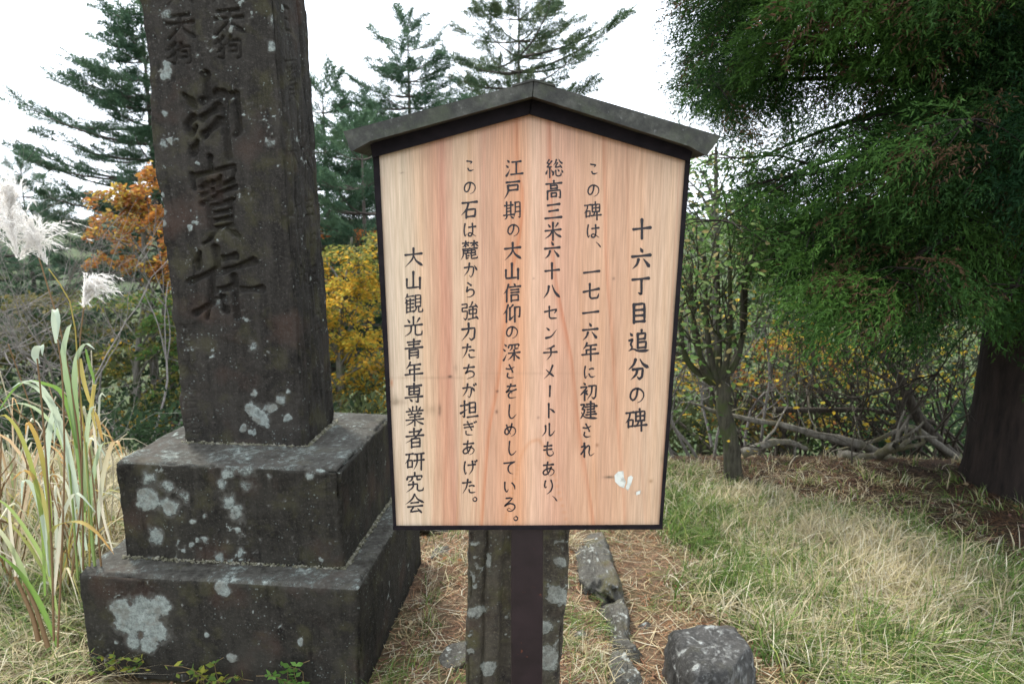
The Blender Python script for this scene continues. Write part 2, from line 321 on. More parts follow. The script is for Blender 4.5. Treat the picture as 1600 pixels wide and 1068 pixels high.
# ------------------------------------------------------------------ brush glyphs: strokes in a 100 x 100 box, y down
# h level, v upright, p left-falling, n right-falling, d dot, k bent, c curve, t flick up
G = {
'十': 'h 8,48 92,45;v 50,5 50,95', '六': 'd 46,4 56,22;h 8,38 92,36;p 38,52 30,74 10,92;n 60,52 74,70 88,90',
'丁': 'h 10,18 90,16;k 54,18 54,88 38,78', '目': 'v 26,10 26,92;k 26,12 74,10 74,92;h 26,36 74,36;h 26,60 74,60;h 26,86 74,86',
'追': 'd 12,12 22,24;c 6,44 22,40 14,60 20,74 8,86;n 6,88 26,82 52,92 98,92;v 46,16 46,80;k 46,18 80,16 78,40;h 46,40 78,39;k 46,54 84,53 82,78;h 46,78 82,77;p 64,1 56,16',
'分': 'p 38,8 28,32 4,52;n 58,8 72,30 98,48;k 26,50 72,48 68,84 56,94 46,82;p 46,50 40,74 16,96',
'の': 'c 54,22 48,58 30,80 14,64 22,32 52,17 82,32 88,58 74,82 54,92',
'碑': 'h 4,16 40,14;p 22,16 18,38 2,60;v 14,48 14,80;k 14,48 36,47 34,78;h 14,76 34,75;p 66,2 58,14;v 48,14 48,54;k 48,15 90,13 88,54;h 48,34 88,33;h 48,53 88,52;v 68,14 68,54;p 62,54 56,68 44,76;h 42,74 98,72;v 74,58 74,99',
'一': 'h 6,54 94,50', '七': 'h 6,50 94,38;k 42,8 42,78 52,88 86,86 92,64',
'年': 'p 32,2 24,20 10,36;h 26,18 86,16;v 30,40 30,62;h 28,40 80,38;h 4,64 96,62;v 54,18 54,99',
'に': 'c 22,12 16,50 22,90 34,72;c 50,32 66,26 80,28 72,34;c 48,62 56,78 70,82 90,76',
'初': 'd 20,2 30,14;k 6,26 42,24 24,48 4,66;v 26,44 26,98;d 42,42 34,54;d 30,56 44,66;k 50,22 92,20 88,80 76,92 66,80;p 68,22 64,60 40,94',
'建': 'k 38,16 82,14 80,44;h 30,30 96,28;h 40,44 80,43;h 40,58 84,57;h 34,72 92,70;v 60,2 60,88;k 6,16 28,14 12,42 28,42 22,64 4,90;n 8,56 30,84 98,94',
'総': 'k 22,2 10,20 26,24;k 36,10 8,42 38,40;v 24,44 24,98;d 12,58 4,80;d 34,58 42,74;p 62,4 56,22 44,34;n 76,4 84,18 98,30;k 68,22 54,46 86,42;d 80,32 92,50;d 50,66 42,88;k 58,62 60,88 72,94 88,90 88,76;d 70,56 78,68;d 90,60 98,76',
'高': 'v 50,0 50,14;h 6,16 94,14;v 32,24 32,44;k 32,25 68,24 68,42;h 32,42 68,41;v 14,54 14,99;k 14,54 86,52 86,96 76,88;v 36,66 36,86;k 36,66 64,65 64,84;h 36,84 64,83',
'三': 'h 16,18 84,14;h 24,50 76,46;h 4,86 96,84', '米': 'd 22,12 34,28;p 78,10 70,22 62,30;h 6,46 94,43;v 50,4 50,99;p 46,48 32,70 4,88;n 54,48 70,68 98,86',
'八': 'p 34,22 28,54 4,86;n 52,16 68,54 96,86', '江': 'd 12,8 24,20;d 6,34 18,46;t 8,92 16,80 28,58;h 40,20 90,18;v 64,20 64,84;h 32,86 99,84',
'戸': 'h 14,10 88,8;k 26,28 80,26 78,52;h 26,54 78,52;p 24,28 24,64 4,98',
'期': 'h 4,24 52,22;v 16,6 16,74;v 40,6 40,74;h 16,40 40,39;h 16,56 40,55;h 0,76 56,74;p 18,80 4,98;d 38,80 52,94;p 64,10 64,60 54,98;k 64,10 92,9 92,94 82,88;h 65,36 92,35;h 64,60 92,59',
'大': 'h 6,36 94,33;p 50,4 46,54 6,96;n 50,38 64,68 99,95', '山': 'v 50,6 50,82;k 16,40 16,86 84,84;v 84,38 84,94',
'信': 'p 30,4 20,34 2,54;v 20,34 20,98;d 60,2 68,12;h 36,20 98,18;h 44,36 88,35;h 44,50 88,49;v 46,64 46,98;k 46,64 86,63 86,94;h 46,92 86,91',
'仰': 'p 28,4 18,34 0,54;v 19,34 19,98;p 56,6 46,16 38,20;v 38,20 38,80;t 36,84 50,74 62,62;k 66,20 94,18 92,74 82,68;v 66,20 66,99',
'深': 'd 10,8 22,20;d 4,34 16,46;t 6,94 14,82 24,60;d 38,12 34,30;k 38,15 94,13 88,28;p 54,20 52,34 38,46;k 70,18 70,36 90,34;h 34,58 99,56;v 66,42 66,99;p 62,58 50,78 30,94;n 68,58 80,76 99,92',
'石': 'h 8,14 92,12;p 44,14 34,48 4,80;v 32,52 32,96;k 32,52 82,50 80,94;h 32,90 80,88',
'麓': 'h 8,11 44,10;v 27,0 27,33;p 26,12 6,32;d 30,14 44,26;h 54,11 94,10;v 74,0 74,33;p 72,12 54,30;n 76,12 99,32;h 10,42 92,40;d 50,34 52,41;p 14,42 14,72 0,99;v 38,42 38,64;v 60,42 60,64;k 22,52 82,50 82,64;h 22,65 82,64;k 30,70 30,96 44,88;h 30,80 46,78;k 58,68 60,95 92,94 94,84;h 60,80 84,74',
'強': 'k 8,12 36,10 36,30;h 10,31 36,30;k 10,32 8,50 38,48 36,82 28,96 16,84;p 66,2 48,28;h 48,28 84,24;d 80,12 94,32;v 48,42 48,64;k 48,42 90,40 88,64;h 48,64 88,63;v 69,30 69,90;h 42,93 92,84;d 84,76 98,95',
'力': 'k 8,34 80,30 76,84 60,95 48,82;p 44,4 42,52 6,96', '担': 'h 2,28 42,24;k 24,2 24,92 12,82;t 2,68 20,60 42,48;v 52,16 52,70;k 52,16 86,14 86,70;h 52,42 86,41;h 52,68 86,67;h 40,92 99,89',
'観': 'p 18,2 4,24;h 16,14 50,12;p 14,28 4,46;v 14,36 14,94;h 14,34 52,32;h 14,52 50,50;h 14,70 50,68;h 14,92 54,88;v 34,26 34,90;v 60,10 60,66;k 60,10 88,9 88,66;h 60,28 88,27;h 60,46 88,45;h 60,66 88,65;p 66,68 60,84 46,98;k 78,68 78,94 99,93 99,78',
'光': 'v 50,0 50,42;d 20,12 32,30;p 82,8 74,20 66,32;h 4,44 96,42;p 38,46 34,76 4,96;k 60,46 60,88 70,94 94,92 96,72',
'青': 'h 16,14 84,12;h 22,28 78,26;h 4,44 96,42;v 50,0 50,42;v 28,54 28,98;k 28,54 74,52 74,96 62,92;h 28,68 74,67;h 28,82 74,81',
'専': 'h 10,14 90,12;v 24,24 24,56;k 24,24 78,22 78,56;h 24,40 78,39;h 24,56 78,55;v 50,0 50,56;h 4,70 96,68;k 70,58 70,96 56,89;d 26,76 40,90',
'業': 'v 40,0 40,20;v 60,0 60,20;d 18,6 28,18;d 82,4 72,18;h 6,24 94,22;d 30,26 36,38;d 70,26 62,38;h 16,40 86,38;h 24,53 78,51;h 4,67 96,65;v 50,40 50,99;p 46,68 32,82 4,94;n 54,68 72,82 98,94',
'者': 'h 22,18 74,16;v 46,0 46,38;h 4,40 96,38;p 84,8 56,44 2,72;v 34,54 34,98;k 34,54 78,52 78,96;h 34,73 78,72;h 34,93 78,92',
'研': 'h 4,16 42,14;p 22,16 18,42 0,64;v 14,48 14,84;k 14,48 38,47 38,82;h 14,82 38,81;h 50,18 98,16;h 46,50 99,48;p 62,18 62,60 44,98;v 84,18 84,99',
'究': 'v 50,0 50,14;d 14,18 10,36;k 14,20 90,18 84,32;p 38,24 34,36 16,46;k 62,22 62,38 84,37;k 18,60 66,58 64,86 74,94 94,92 97,78;p 42,46 40,74 6,98',
'会': 'p 50,0 34,26 2,48;n 50,2 66,26 99,46;h 30,42 70,41;h 12,62 90,60;k 44,64 26,88 78,84;d 64,72 86,95',
'天': 'h 18,16 80,14;h 6,42 94,40;p 50,16 46,52 4,96;n 52,44 64,68 98,94',
'狗': 'p 34,4 4,30;k 16,16 34,50 28,92 12,84;p 30,42 4,64;p 60,6 42,36;k 56,22 94,20 90,86 78,94;v 54,42 54,66;k 54,42 78,41 76,64;h 54,65 76,64',
'御': 'd 10,14 26,30;c 22,44 10,54 18,66 26,56;d 26,76 16,92;v 50,-8 50,18;h 40,24 66,16;h 38,46 66,34;h 38,68 66,52;v 76,18 76,99;k 76,22 98,18 98,66 90,72',
'寶': 'v 48,-4 48,14;v 10,18 10,36;k 12,20 96,10 90,26;h 24,36 48,30;h 24,46 46,40;h 22,58 50,50;v 36,32 36,52;d 66,22 58,32;h 58,36 88,30;h 54,46 92,38;k 60,50 60,60 88,54;v 36,62 36,92;k 36,62 80,58 80,90;h 38,72 78,69;h 38,82 78,79;h 38,92 78,89;p 44,94 18,112;n 64,92 94,106',
'歬': 'v 44,2 44,34;h 54,16 70,14;d 20,6 16,28;h 2,46 42,32;h 50,34 96,22;p 34,42 32,60 22,98;v 66,42 66,98;h 72,60 104,60;h 6,90 36,74;h 36,60 62,56;d 44,66 50,74;d 46,80 52,90',
'木': 'h 10,34 90,32;k 52,4 52,96 40,86;p 48,36 6,82;n 54,36 96,80', '宮': 'v 50,0 50,14;v 12,16 10,32;k 12,18 90,16 84,28;v 30,32 30,54;k 30,32 72,31 70,54;h 30,53 70,52;v 22,66 22,96;k 22,66 80,65 78,94;h 22,93 78,92',
'月': 'p 30,8 30,60 16,96;k 30,9 74,8 74,94 62,86;h 30,34 74,33;h 30,58 74,57', '日': 'v 26,14 26,88;k 26,15 74,14 74,88;h 26,50 74,49;h 26,86 74,85',
'こ': 'c 32,20 50,22 66,26 54,38;c 40,68 46,80 60,82 78,76', 'は': 'c 20,10 14,50 20,92 30,76;h 44,34 92,28;c 70,8 72,60 62,88 44,88 44,74 60,70 94,92',
'さ': 'c 24,32 50,34 80,20;c 44,6 58,34 70,56 60,54;c 34,62 30,82 46,92 76,88', 'れ': 'v 28,6 28,98;c 8,32 34,26 10,72;c 6,78 34,42 56,22 64,36 60,68 70,88 96,72',
'セ': 'k 4,46 90,28 70,56;k 36,10 36,78 46,88 88,86', 'ン': 'd 18,20 38,36;t 14,86 52,74 90,28', 'チ': 'p 76,4 50,18 18,24;h 4,48 96,42;p 52,20 52,62 24,96',
'メ': 'p 72,6 50,56 12,94;d 26,34 52,56 78,76', 'ー': 'v 52,14 50,84', 'ト': 'v 38,4 38,96;d 42,38 60,46 78,62', 'ル': 'p 30,22 30,60 6,92;c 56,8 56,60 58,86 74,80 94,54',
'も': 'c 46,4 40,50 44,84 64,94 84,80 78,62;h 20,32 72,26;h 18,56 72,50', 'あ': 'h 16,26 84,20;c 46,4 40,50 52,90;c 70,36 50,76 24,88 14,72 30,54 62,46 88,60 82,82 58,95',
'り': 'c 30,10 24,40 30,56 38,46;c 66,6 76,40 66,74 38,98', 'を': 'h 22,18 78,13;c 48,2 36,32 14,56 40,44 54,48 52,66;c 84,36 50,50 30,72 40,92 82,88',
'し': 'c 38,4 34,60 42,88 60,90 84,66', 'め': 'c 26,18 36,50 54,78;c 62,10 52,50 30,80 14,70 20,46 50,30 80,38 88,62 76,82 56,93', 'て': 'c 12,22 50,18 90,10;c 84,12 50,34 42,62 54,84 76,90',
'い': 'c 18,20 18,60 30,84 42,66;c 68,24 84,44 88,68', 'る': 'c 28,12 70,10 44,38 14,64 50,46 82,52 88,74 66,94 42,94 36,82 50,76 64,86',
'か': 'c 8,34 50,28 70,32 68,70 54,94 42,82;p 44,4 36,50 8,88;d 78,20 95,48', 'ら': 'c 38,4 50,12 64,20 54,24;c 36,30 30,62 50,46 76,50 80,74 58,92 32,95',
'た': 'h 6,24 62,18;p 40,2 32,50 6,94;c 52,44 70,40 88,44 78,48;c 50,68 54,84 70,88 94,84', 'ち': 'h 14,28 86,20;c 50,4 40,40 26,62 56,46 84,56 80,80 38,97',
'が': 'c 6,34 46,28 64,32 62,70 50,94 40,82;p 40,6 32,50 6,88;d 72,26 86,50;d 78,6 86,18;d 90,0 98,12', 'ぎ': 'h 14,26 74,18;h 16,44 78,36;c 38,4 54,36 72,62 60,58;c 28,68 32,90 74,92;d 82,4 90,14;d 94,-2 100,8',
'げ': 'c 18,10 12,50 20,92 28,78;h 38,34 88,28;p 68,6 70,56 44,96;d 82,4 90,14;d 94,-2 100,8', '。': 'c 50,24 76,40 70,70 50,80 28,70 24,40 50,24', '、': 'n 24,24 50,46 76,80',
}
WP = {'h': ([0, .12, .5, .85, 1], [1.05, .82, .68, .92, 1.25]), 'v': ([0, .1, .5, 1], [1.25, .95, .9, 1.0]), 'p': ([0, .12, .6, 1], [1.2, 1.0, .75, .12]),
      'n': ([0, .3, .8, .88, 1], [.4, .7, 1.35, 1.2, .15]), 'd': ([0, .7, 1], [.35, 1.3, .8]), 'k': ([0, .1, .5, .9, 1], [1.15, .85, .9, .85, .3]),
      'c': ([0, .15, .6, 1], [1.0, .8, .9, .25]), 't': ([0, .2, 1], [1.3, 1.1, .1])}
def strokes(ch, skew=.07):
    out = []
    for s in G[ch].split(';'):
        p = s.split(); P = np.array([[float(a) for a in q.split(',')] for q in p[1:]])
        kana = ord(ch) < 0x3100
        if p[0] in 'k':
            S = []
            for a, b_ in zip(P[:-1], P[1:]):
                m_ = 4; S += [a + (b_ - a) * q for q in np.linspace(0, 1, m_, endpoint=False)]
            S = np.array(S + [P[-1]])
            S[1:-1] = S[1:-1] * .8 + (S[:-2] + S[2:]) * .1
        else: S = bez(P, 4 if len(P) == 2 else (10 if len(P) < 5 else 22))
        if p[0] == 'p' and len(P) == 2: S = bez([P[0], (P[0] + P[1]) / 2 + [3, 3], P[1]], 7)
        if not kana: S[:, 1] -= skew * (S[:, 0] - 50)
        t_ = np.r_[0, np.cumsum(np.linalg.norm(np.diff(S, axis=0), axis=1))]; t_ /= t_[-1]
        out.append((S, np.interp(t_, *WP[p[0]])))
    return out

# ------------------------------------------------------------------ the notice board
YB = 1.5
def pb(px, py, y=YB): return aty(px, py, y)
sgn = empty('notice_board', (.033, 1.53, 0), 'wooden notice board with dark gabled roof and black brush writing, on a brown post', 'notice board')
def prism(poly_xz, y0, y1):
    P = np.array(poly_xz, float); n_ = len(P)
    V = np.concatenate([np.c_[P[:, 0], np.full(n_, y0), P[:, 1]], np.c_[P[:, 0], np.full(n_, y1), P[:, 1]]])
    i_ = np.arange(n_); k_ = (i_ + 1) % n_
    return V, np.stack([i_, k_, k_ + n_, i_ + n_], -1), [i_[None], (i_[::-1] + n_)[None]]
def prism_obj(name, pts, y0, y1, m_, par, bev=.0012):
    V, q, caps = prism(pts, y0, y1)
    if len(pts) == 4: o_ = mesh(name, V, [np.concatenate([q] + caps)], m_, par, smooth=False)
    else: o_ = mesh(name, V, [q] + caps, m_, par, smooth=False)
    if bev:
        b_ = o_.modifiers.new('bevel', 'BEVEL'); b_.width = bev; b_.segments = 2; b_.limit_method = 'ANGLE'
    return o_
xz = lambda px, py, y=YB: tuple(pb(px, py, y)[[0, 2]])
# board panel, colour field traced as grain lines
bl, br_, tr_, tp, tl_ = xz(617, 821), xz(1031, 819), xz(1073, 246), xz(828, 172), xz(590, 238)
prism_obj('backing_board', [xz(616.5, 823), xz(1033, 822), xz(1077, 240), xz(829, 160), xz(584.5, 232)], YB + .004, YB + .03, M_DARK, sgn)
nu, nv = 260, 370
uu = np.linspace(0, 1, nu); zz = np.linspace(0, 1, nv)
UU, VV = np.meshgrid(uu, zz, indexing='ij')
zt_l, zt_p, zt_r = tl_[1], tp[1], tr_[1]; pk = (tp[0] - tl_[0]) / (tr_[0] - tl_[0])
ztop = np.where(UU < pk, zt_l + (zt_p - zt_l) * UU / pk, zt_p + (zt_r - zt_p) * (UU - pk) / (1 - pk))
zb = bl[1] + (br_[1] - bl[1]) * UU
BZ = zb + (ztop - zb) * VV
f_ = (BZ - bl[1]) / (tl_[1] - bl[1])
xl = bl[0] + (tl_[0] - bl[0]) * f_; xr = br_[0] + (tr_[0] - br_[0]) * f_
BX = xl + (xr - xl) * UU
base_px = [(590, 206, 184, 160), (615, 216, 200, 180), (645, 220, 202, 178), (668, 216, 186, 158), (684, 212, 170, 142), (700, 206, 158, 134), (712, 216, 186, 160), (735, 218, 188, 160), (758, 212, 172, 146),
           (785, 214, 168, 138), (812, 216, 166, 132), (832, 222, 188, 164), (852, 220, 184, 162), (875, 214, 170, 145), (905, 212, 172, 145), (930, 214, 176, 148), (958, 210, 170, 142), (985, 216, 180, 152), (1015, 216, 186, 160), (1045, 206, 182, 158), (1075, 200, 172, 148)]
zr = xz(800, 500)[1]
bxp = [xz(a[0], 500)[0] for a in base_px]; bc = lin(np.array([a[1:] for a in base_px]))
wob = .0035 * fbm(np.stack([BX * 0 + 3, BX * 4, BZ * 2.2], -1), 1, 3, 40)
fan = 1 + .13 * (BZ - zr)                       # the figure spreads a little towards the top
xs = (BX - .03) / fan + .03 + wob
colb = np.stack([np.interp(xs, bxp, bc[:, k]) for k in range(3)], -1)
# fine vertical stripes
g1 = fbm(np.stack([xs * 55, BZ * .8, xs * 0 + 1], -1), 1, 4, 41); g2 = fbm(np.stack([xs * 220, BZ * 1.5, xs * 0 + 2], -1), 1, 3, 42)
colb *= (1 + .10 * g1 + .09 * g2)[..., None]
colb *= np.stack([1 + 0 * g1, 1 - .06 * np.maximum(g1, 0), 1 - .12 * np.maximum(g1, 0)], -1)
lines = [  # px path, sigma px left, sigma px right, strength, colour
 ([(808, 185), (810, 262), (817, 300), (814, 356), (800, 430), (793, 470), (788, 524), (777, 609), (765, 681), (754, 820)], 5, 1.6, .8, (196, 112, 58)),
 ([(798, 185), (800, 300), (792, 430), (780, 524)], 5, 4, .2, (205, 140, 100)),
 ([(860, 195), (863, 362), (870, 443), (889, 537), (896, 577), (905, 659), (920, 755), (930, 820)], 6, 1.3, .8, (190, 104, 56)),
 ([(942, 220), (943, 300), (945, 409), (955, 537), (959, 602), (973, 762), (976, 820)], 1.2, 5, .65, (192, 116, 74)),
 ([(788, 820), (800, 773), (814, 716), (826, 694), (836, 688), (847, 692), (866, 738), (888, 820)], 3, 3, .6, (204, 136, 76)),
 ([(690, 200), (688, 400), (690, 460), (686, 620), (676, 820)], 1.3, 8, .45, (192, 128, 104)),
 ([(706, 200), (706, 500), (700, 650), (696, 820)], 6, 1.2, .5, (188, 122, 96)),
 ([(733, 200), (727, 531), (718, 737), (713, 820)], 1.2, 2.5, .5, (204, 152, 96)),
 ([(758, 190), (754, 460), (752, 620), (744, 820)], 3, 1.2, .45, (196, 128, 104)),
 ([(901, 200), (903, 400), (912, 600), (925, 700), (936, 820)], 1.1, 4, .4, (205, 150, 105)),
 ([(978, 240), (982, 450), (994, 650), (1003, 740), (1009, 820)], 1.1, 4, .4, (200, 144, 110)),
 ([(1001, 250), (1003, 480), (1010, 600), (1016, 820)], 1.1, 2, .3, (200, 150, 108)),
 ([(1030, 260), (1025, 531), (1024, 820)], 1, 3, .35, (196, 160, 130)),
 ([(1062, 255), (1052, 420), (1042, 600), (1032, 780)], 1.2, 3, .5, (205, 140, 110)),
 ([(636, 220), (640, 500), (642, 820)], 3, 2, .25, (206, 174, 142)), ([(660, 215), (658, 400), (664, 600), (660, 820)], 1.5, 4, .4, (210, 168, 130)),
 ([(618, 260), (622, 500), (628, 820)], 2, 2, .2, (214, 180, 140)), ([(772, 200), (772, 400), (764, 600), (736, 820)], 2, 1, .3, (204, 140, 108)),
 ([(845, 190), (846, 500), (858, 640), (880, 760), (905, 820)], 1.2, 2, .3, (208, 150, 118)), ([(600, 300), (603, 480), (612, 640)], 1.5, 1.5, .35, (205, 150, 110))]
mpx = .0013
for P, s1, s2, k_, c_ in lines:
    W_ = np.array([xz(*p) for p in P]); c_ = lin(c_)
    if W_[0, 1] < W_[-1, 1] - .1 or P[0][1] > P[len(P) // 2][1]:      # the cathedral: nearest distance
        S = bez(W_, 60); dd = np.full(BX.shape, 1.)
        for q in S: dd = np.minimum(dd, np.hypot(BX + wob - q[0], (BZ - q[1])))
        wgt = np.exp(-(dd / (s1 * mpx)) ** 2) * k_
    else:
        S = bez(W_, 80)[::-1]; xc = np.interp(BZ, S[:, 1], S[:, 0]); dx = BX + wob * .6 - xc
        wgt = np.where(dx < 0, np.exp(-(dx / (s1 * mpx)) ** 2), np.exp(-(dx / (s2 * mpx)) ** 2)) * k_
        wgt *= ((BZ > S[0, 1] - .01) & (BZ < S[-1, 1] + .03))
    wgt = wgt * (.8 + .35 * fbm(np.stack([BX * 30, BZ * 6, BX * 0], -1), 1, 2, 43))
    colb += (c_ - colb) * np.clip(wgt * .72, 0, 1)[..., None]
# dirt: grimy drip band, knots, dark scuffs
for (px, py, sx, sy, k_, c_) in [(672, 590, 70, 2.2, .35, (150, 125, 100)), (830, 583, 90, 2, .16, (150, 125, 100)), (622, 628, 14, 5, .4, (130, 110, 90)), (703, 588, 3, 2, .95, (70, 52, 44)), (687, 640, 2.2, 10, .75, (95, 70, 55)),
      (674, 640, 12, 9, .35, (150, 128, 100)), (777, 611, 2, 2, .9, (80, 50, 40)), (776, 643, 2, 3, .8, (90, 60, 45)), (841, 652, 2, 2, .7, (90, 70, 60)), (959, 435, 2, 2, .8, (80, 60, 50)), (834, 435, 1.5, 1.5, .6, (90, 70, 60)), (933, 695, 2.5, 3, .8, (120, 75, 40)),
      (952, 745, 9, 2, .8, (80, 74, 60)), (1017, 751, 3, 3, .7, (150, 120, 80)), (997, 769, 5, 3, .6, (120, 100, 90)), (628, 270, 4, .8, .6, (110, 90, 70)), (612, 598, 2, 6, .7, (200, 120, 70)), (618, 625, 6, 10, .5, (110, 100, 75)), (712, 575, 3, 6, .3, (110, 95, 75)), (1034, 715, 3, 12, .4, (120, 115, 80)),
      (1053, 480, 2.5, 30, .45, (100, 92, 70)), (1044, 600, 2, 30, .4, (100, 92, 70)), (1068, 330, 2, 40, .4, (110, 95, 75))]:
    q = xz(px, py); nn_ = fbm(np.stack([BX * 150, BZ * 150, BX * 0], -1), 1, 3, 44) * .5
    e_ = ((BX - q[0]) / (sx * mpx)) ** 2 + ((BZ - q[1]) / (sy * mpx)) ** 2
    colb += (lin(c_) - colb) * (np.clip(np.exp(-e_ + nn_) * k_, 0, 1) * (e_ < 5))[..., None]
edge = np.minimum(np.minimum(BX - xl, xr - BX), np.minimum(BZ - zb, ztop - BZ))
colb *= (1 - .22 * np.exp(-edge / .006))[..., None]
i = np.arange(nu - 1)[:, None] * nv; j = np.arange(nv - 1)[None]
Qb = np.stack([i + j, i + nv + j, i + nv + j + 1, i + j + 1], -1).reshape(-1, 4)
board = mesh('board', np.stack([BX, np.full_like(BX, YB), BZ], -1).reshape(-1, 3), [Qb], M_BOARD, sgn, col=colb.reshape(-1, 3) * np.array([.86, .80, .74]))
# frame strips (proud of the board)
y0, y1 = YB - .004, YB + .032
prism_obj('side_frame', [xz(616, 824), xz(619, 821), xz(592, 242), xz(583.5, 236)], y0, y1 + .001, M_DARK, sgn)
prism_obj('side_frame', [xz(1030, 821), xz(1033.5, 822), xz(1078, 240), xz(1071, 248)], y0, y1 + .001, M_DARK, sgn)
prism_obj('bottom_frame', [xz(615.5, 825), xz(1034, 824), xz(1034, 819.5), xz(615.5, 820.5)], y0 - .002, y1 + .003, M_DARK, sgn)
# dark gable boards below the roof
prism_obj('gable_board', [xz(585, 246), xz(827, 179), xz(832, 146), xz(580, 212)], YB - .018, y1 + .006, M_DARK, sgn)
prism_obj('gable_board', [xz(827.4, 179), xz(1074, 252), xz(1082, 219), xz(832.4, 146)], YB - .018, y1 + .006, M_DARK, sgn)
# roof
RY0, RY1 = YB - .06, YB + .11
q = lambda px, py: xz(px, py, RY0)
prism_obj('roof_board', [q(549, 236), q(578, 220), q(832, 150), q(833.9, 127), q(537, 206)], RY0, RY1, M_ROOF, sgn, .0008)
prism_obj('roof_board', [q(832.05, 150), q(1078, 228), q(1104, 243), q(1126, 213), q(833.95, 127)], RY0, RY1, M_ROOF, sgn, .0008)
rc = mesh('ridge_cap', *(lambda V, Q_, c_: (V, [np.concatenate([Q_]), *c_]))(*prism([q(800, 135.4), q(834, 126.4), q(868, 135.4), q(868, 132.4), q(834, 123.2), q(800, 132.4)], RY0 - .003, RY1 + .003)), M_ROOF, sgn, smooth=False)
# post
pxl, pxr = pb(798.5, 850, YB + .005)[0], pb(849.5, 850, YB + .005)[0]
po = mesh('post', *(lambda b_: (b_[0], [b_[1]]))(box(((pxl + pxr) / 2, YB + .045, .425), (pxr - pxl, .072, .99))), M_POST, sgn, smooth=False)
bv = po.modifiers.new('bevel', 'BEVEL'); bv.width = .004; bv.segments = 3
# lettering
columns = [
 ('十六丁目追分の碑', [(1003, 358), (1002, 404), (1001, 447), (999, 489), (998, 533), (997, 576), (995, 616), (994, 656)], 37, .135),
 ('この碑は、一七一六年に初建され', [(927, 264), (927, 297), (926, 330), (926, 361), (935, 382), (924.5, 424), (924, 455), (923, 487), (922, 518), (922, 549), (921, 581), (920, 611), (920, 641), (917, 672), (918, 702)], 30, .128),
 ('総高三米六十八センチメートルもあり、', [(866, 263), (865.5, 297), (865, 330), (864, 361), (863, 391), (862.5, 423), (862, 455), (861.5, 488), (861, 519), (860, 551), (858.5, 581), (859, 611), (860, 641), (857, 671), (857, 701), (857, 732), (857, 760), (867, 778)], 30, .128),
 ('江戸期の大山信仰の深さをしめしている。', [(803, 262), (801, 296), (801, 328), (802, 359), (801, 392), (800, 424), (800, 457), (800, 489), (799.5, 518), (799, 549), (797, 580), (799, 611), (799, 643), (797, 671), (799, 700), (796, 730), (796, 760), (796, 787), (806, 809)], 30, .128),
 ('この石は麓から強力たちが担ぎあげた。', [(733.6, 259), (734, 293), (733.6, 327), (733.6, 359), (734, 391), (735, 422), (733.6, 453), (733.7, 486), (733.6, 518), (733, 549), (732.6, 580), (733, 610), (733, 639), (733, 669), (732, 699), (734, 730), (733, 760), (742, 779)], 30, .128),
 ('大山観光青年専業者研究会', [(646, 402), (646, 438), (646, 474), (646, 510), (646.5, 545), (646.5, 580), (647, 614), (648, 650), (648, 684), (648, 719), (648, 753), (648, 787)], 32, .118)]
for text, pos, size, wd in columns:
    zl = 0
    for ch, (px, py) in zip(text, pos):
        Vs, Qs, off = [], [], 0
        kana = 0x3040 <= ord(ch) <= 0x30ff
        s_ = size * (.80 if kana else .97)
        if ch in '、': s_ = size * .5
        if ch in '。': s_ = size * .38
        if ch in '丁十': s_ = size * .92
        dn = len(G[ch].split(';')); wch = wd * (1.0 if dn < 6 else (.86 if dn < 11 else .74))
        if ch == '。': wch *= 1.7
        sx_ = .96 if not kana else .95
        for S, wv in strokes(ch):
            S = S + rng.normal(0, .5, 2); n_ = len(S)
            T = np.gradient(S, axis=0); T /= np.linalg.norm(T, axis=1, keepdims=True) + 1e-9
            Nn = np.c_[-T[:, 1], T[:, 0]]; hw = (wv * wch * 50 * .96)[:, None]
            ext = np.array([1 if k == 0 else (-1 if k == n_ - 1 else 0) for k in range(n_)])[:, None]
            # blunt brush ends: two rows added with rounded narrowing
            A0 = S[0] - T[0] * hw[0] * .7; A1 = S[-1] + T[-1] * hw[-1] * .7
            S2 = np.vstack([A0, S, A1]); N2 = np.vstack([Nn[0], Nn, Nn[-1]]); h2 = np.vstack([hw[0] * .45, hw, hw[-1] * .35])
            Lp = S2 + N2 * h2; Rp = S2 - N2 * h2; zl += 1
            allp = np.concatenate([Lp, Rp]); m_ = len(S2)
            w3 = np.array([aty(px + (a - 50) / 100 * s_ * sx_, py + (b_ - 50) / 100 * s_, YB) for a, b_ in allp])
            w3[:, 1] = YB - .00035 - (zl % 12) * .00002
            i_ = np.arange(m_ - 1)
            Vs.append(w3); Qs.append(np.stack([i_, i_ + 1, i_ + 1 + m_, i_ + m_], -1) + off); off += 2 * m_
        mesh('brush_character', np.concatenate(Vs), [np.concatenate(Qs)], M_INK, board, smooth=False)
def flake(pts, name='peeled_patch'):
    P = np.array([pb(*p) for p in pts]); P[:, 1] = YB - .0006
    c_ = P.mean(0); V = np.vstack([P, [c_]]); n_ = len(P)
    mesh(name, V, [np.array([[k, (k + 1) % n_, n_] for k in range(n_)])], M_PEEL, board, smooth=False)
flake([(960, 742), (966, 736), (974, 735), (975, 746), (978, 752), (975, 762), (968, 759), (961, 752)])
flake([(981, 745), (986, 742), (989, 745), (986, 756), (981, 766), (977, 762), (980, 754)])
flake([(994, 768), (1001, 765), (1000, 771), (994, 773)])

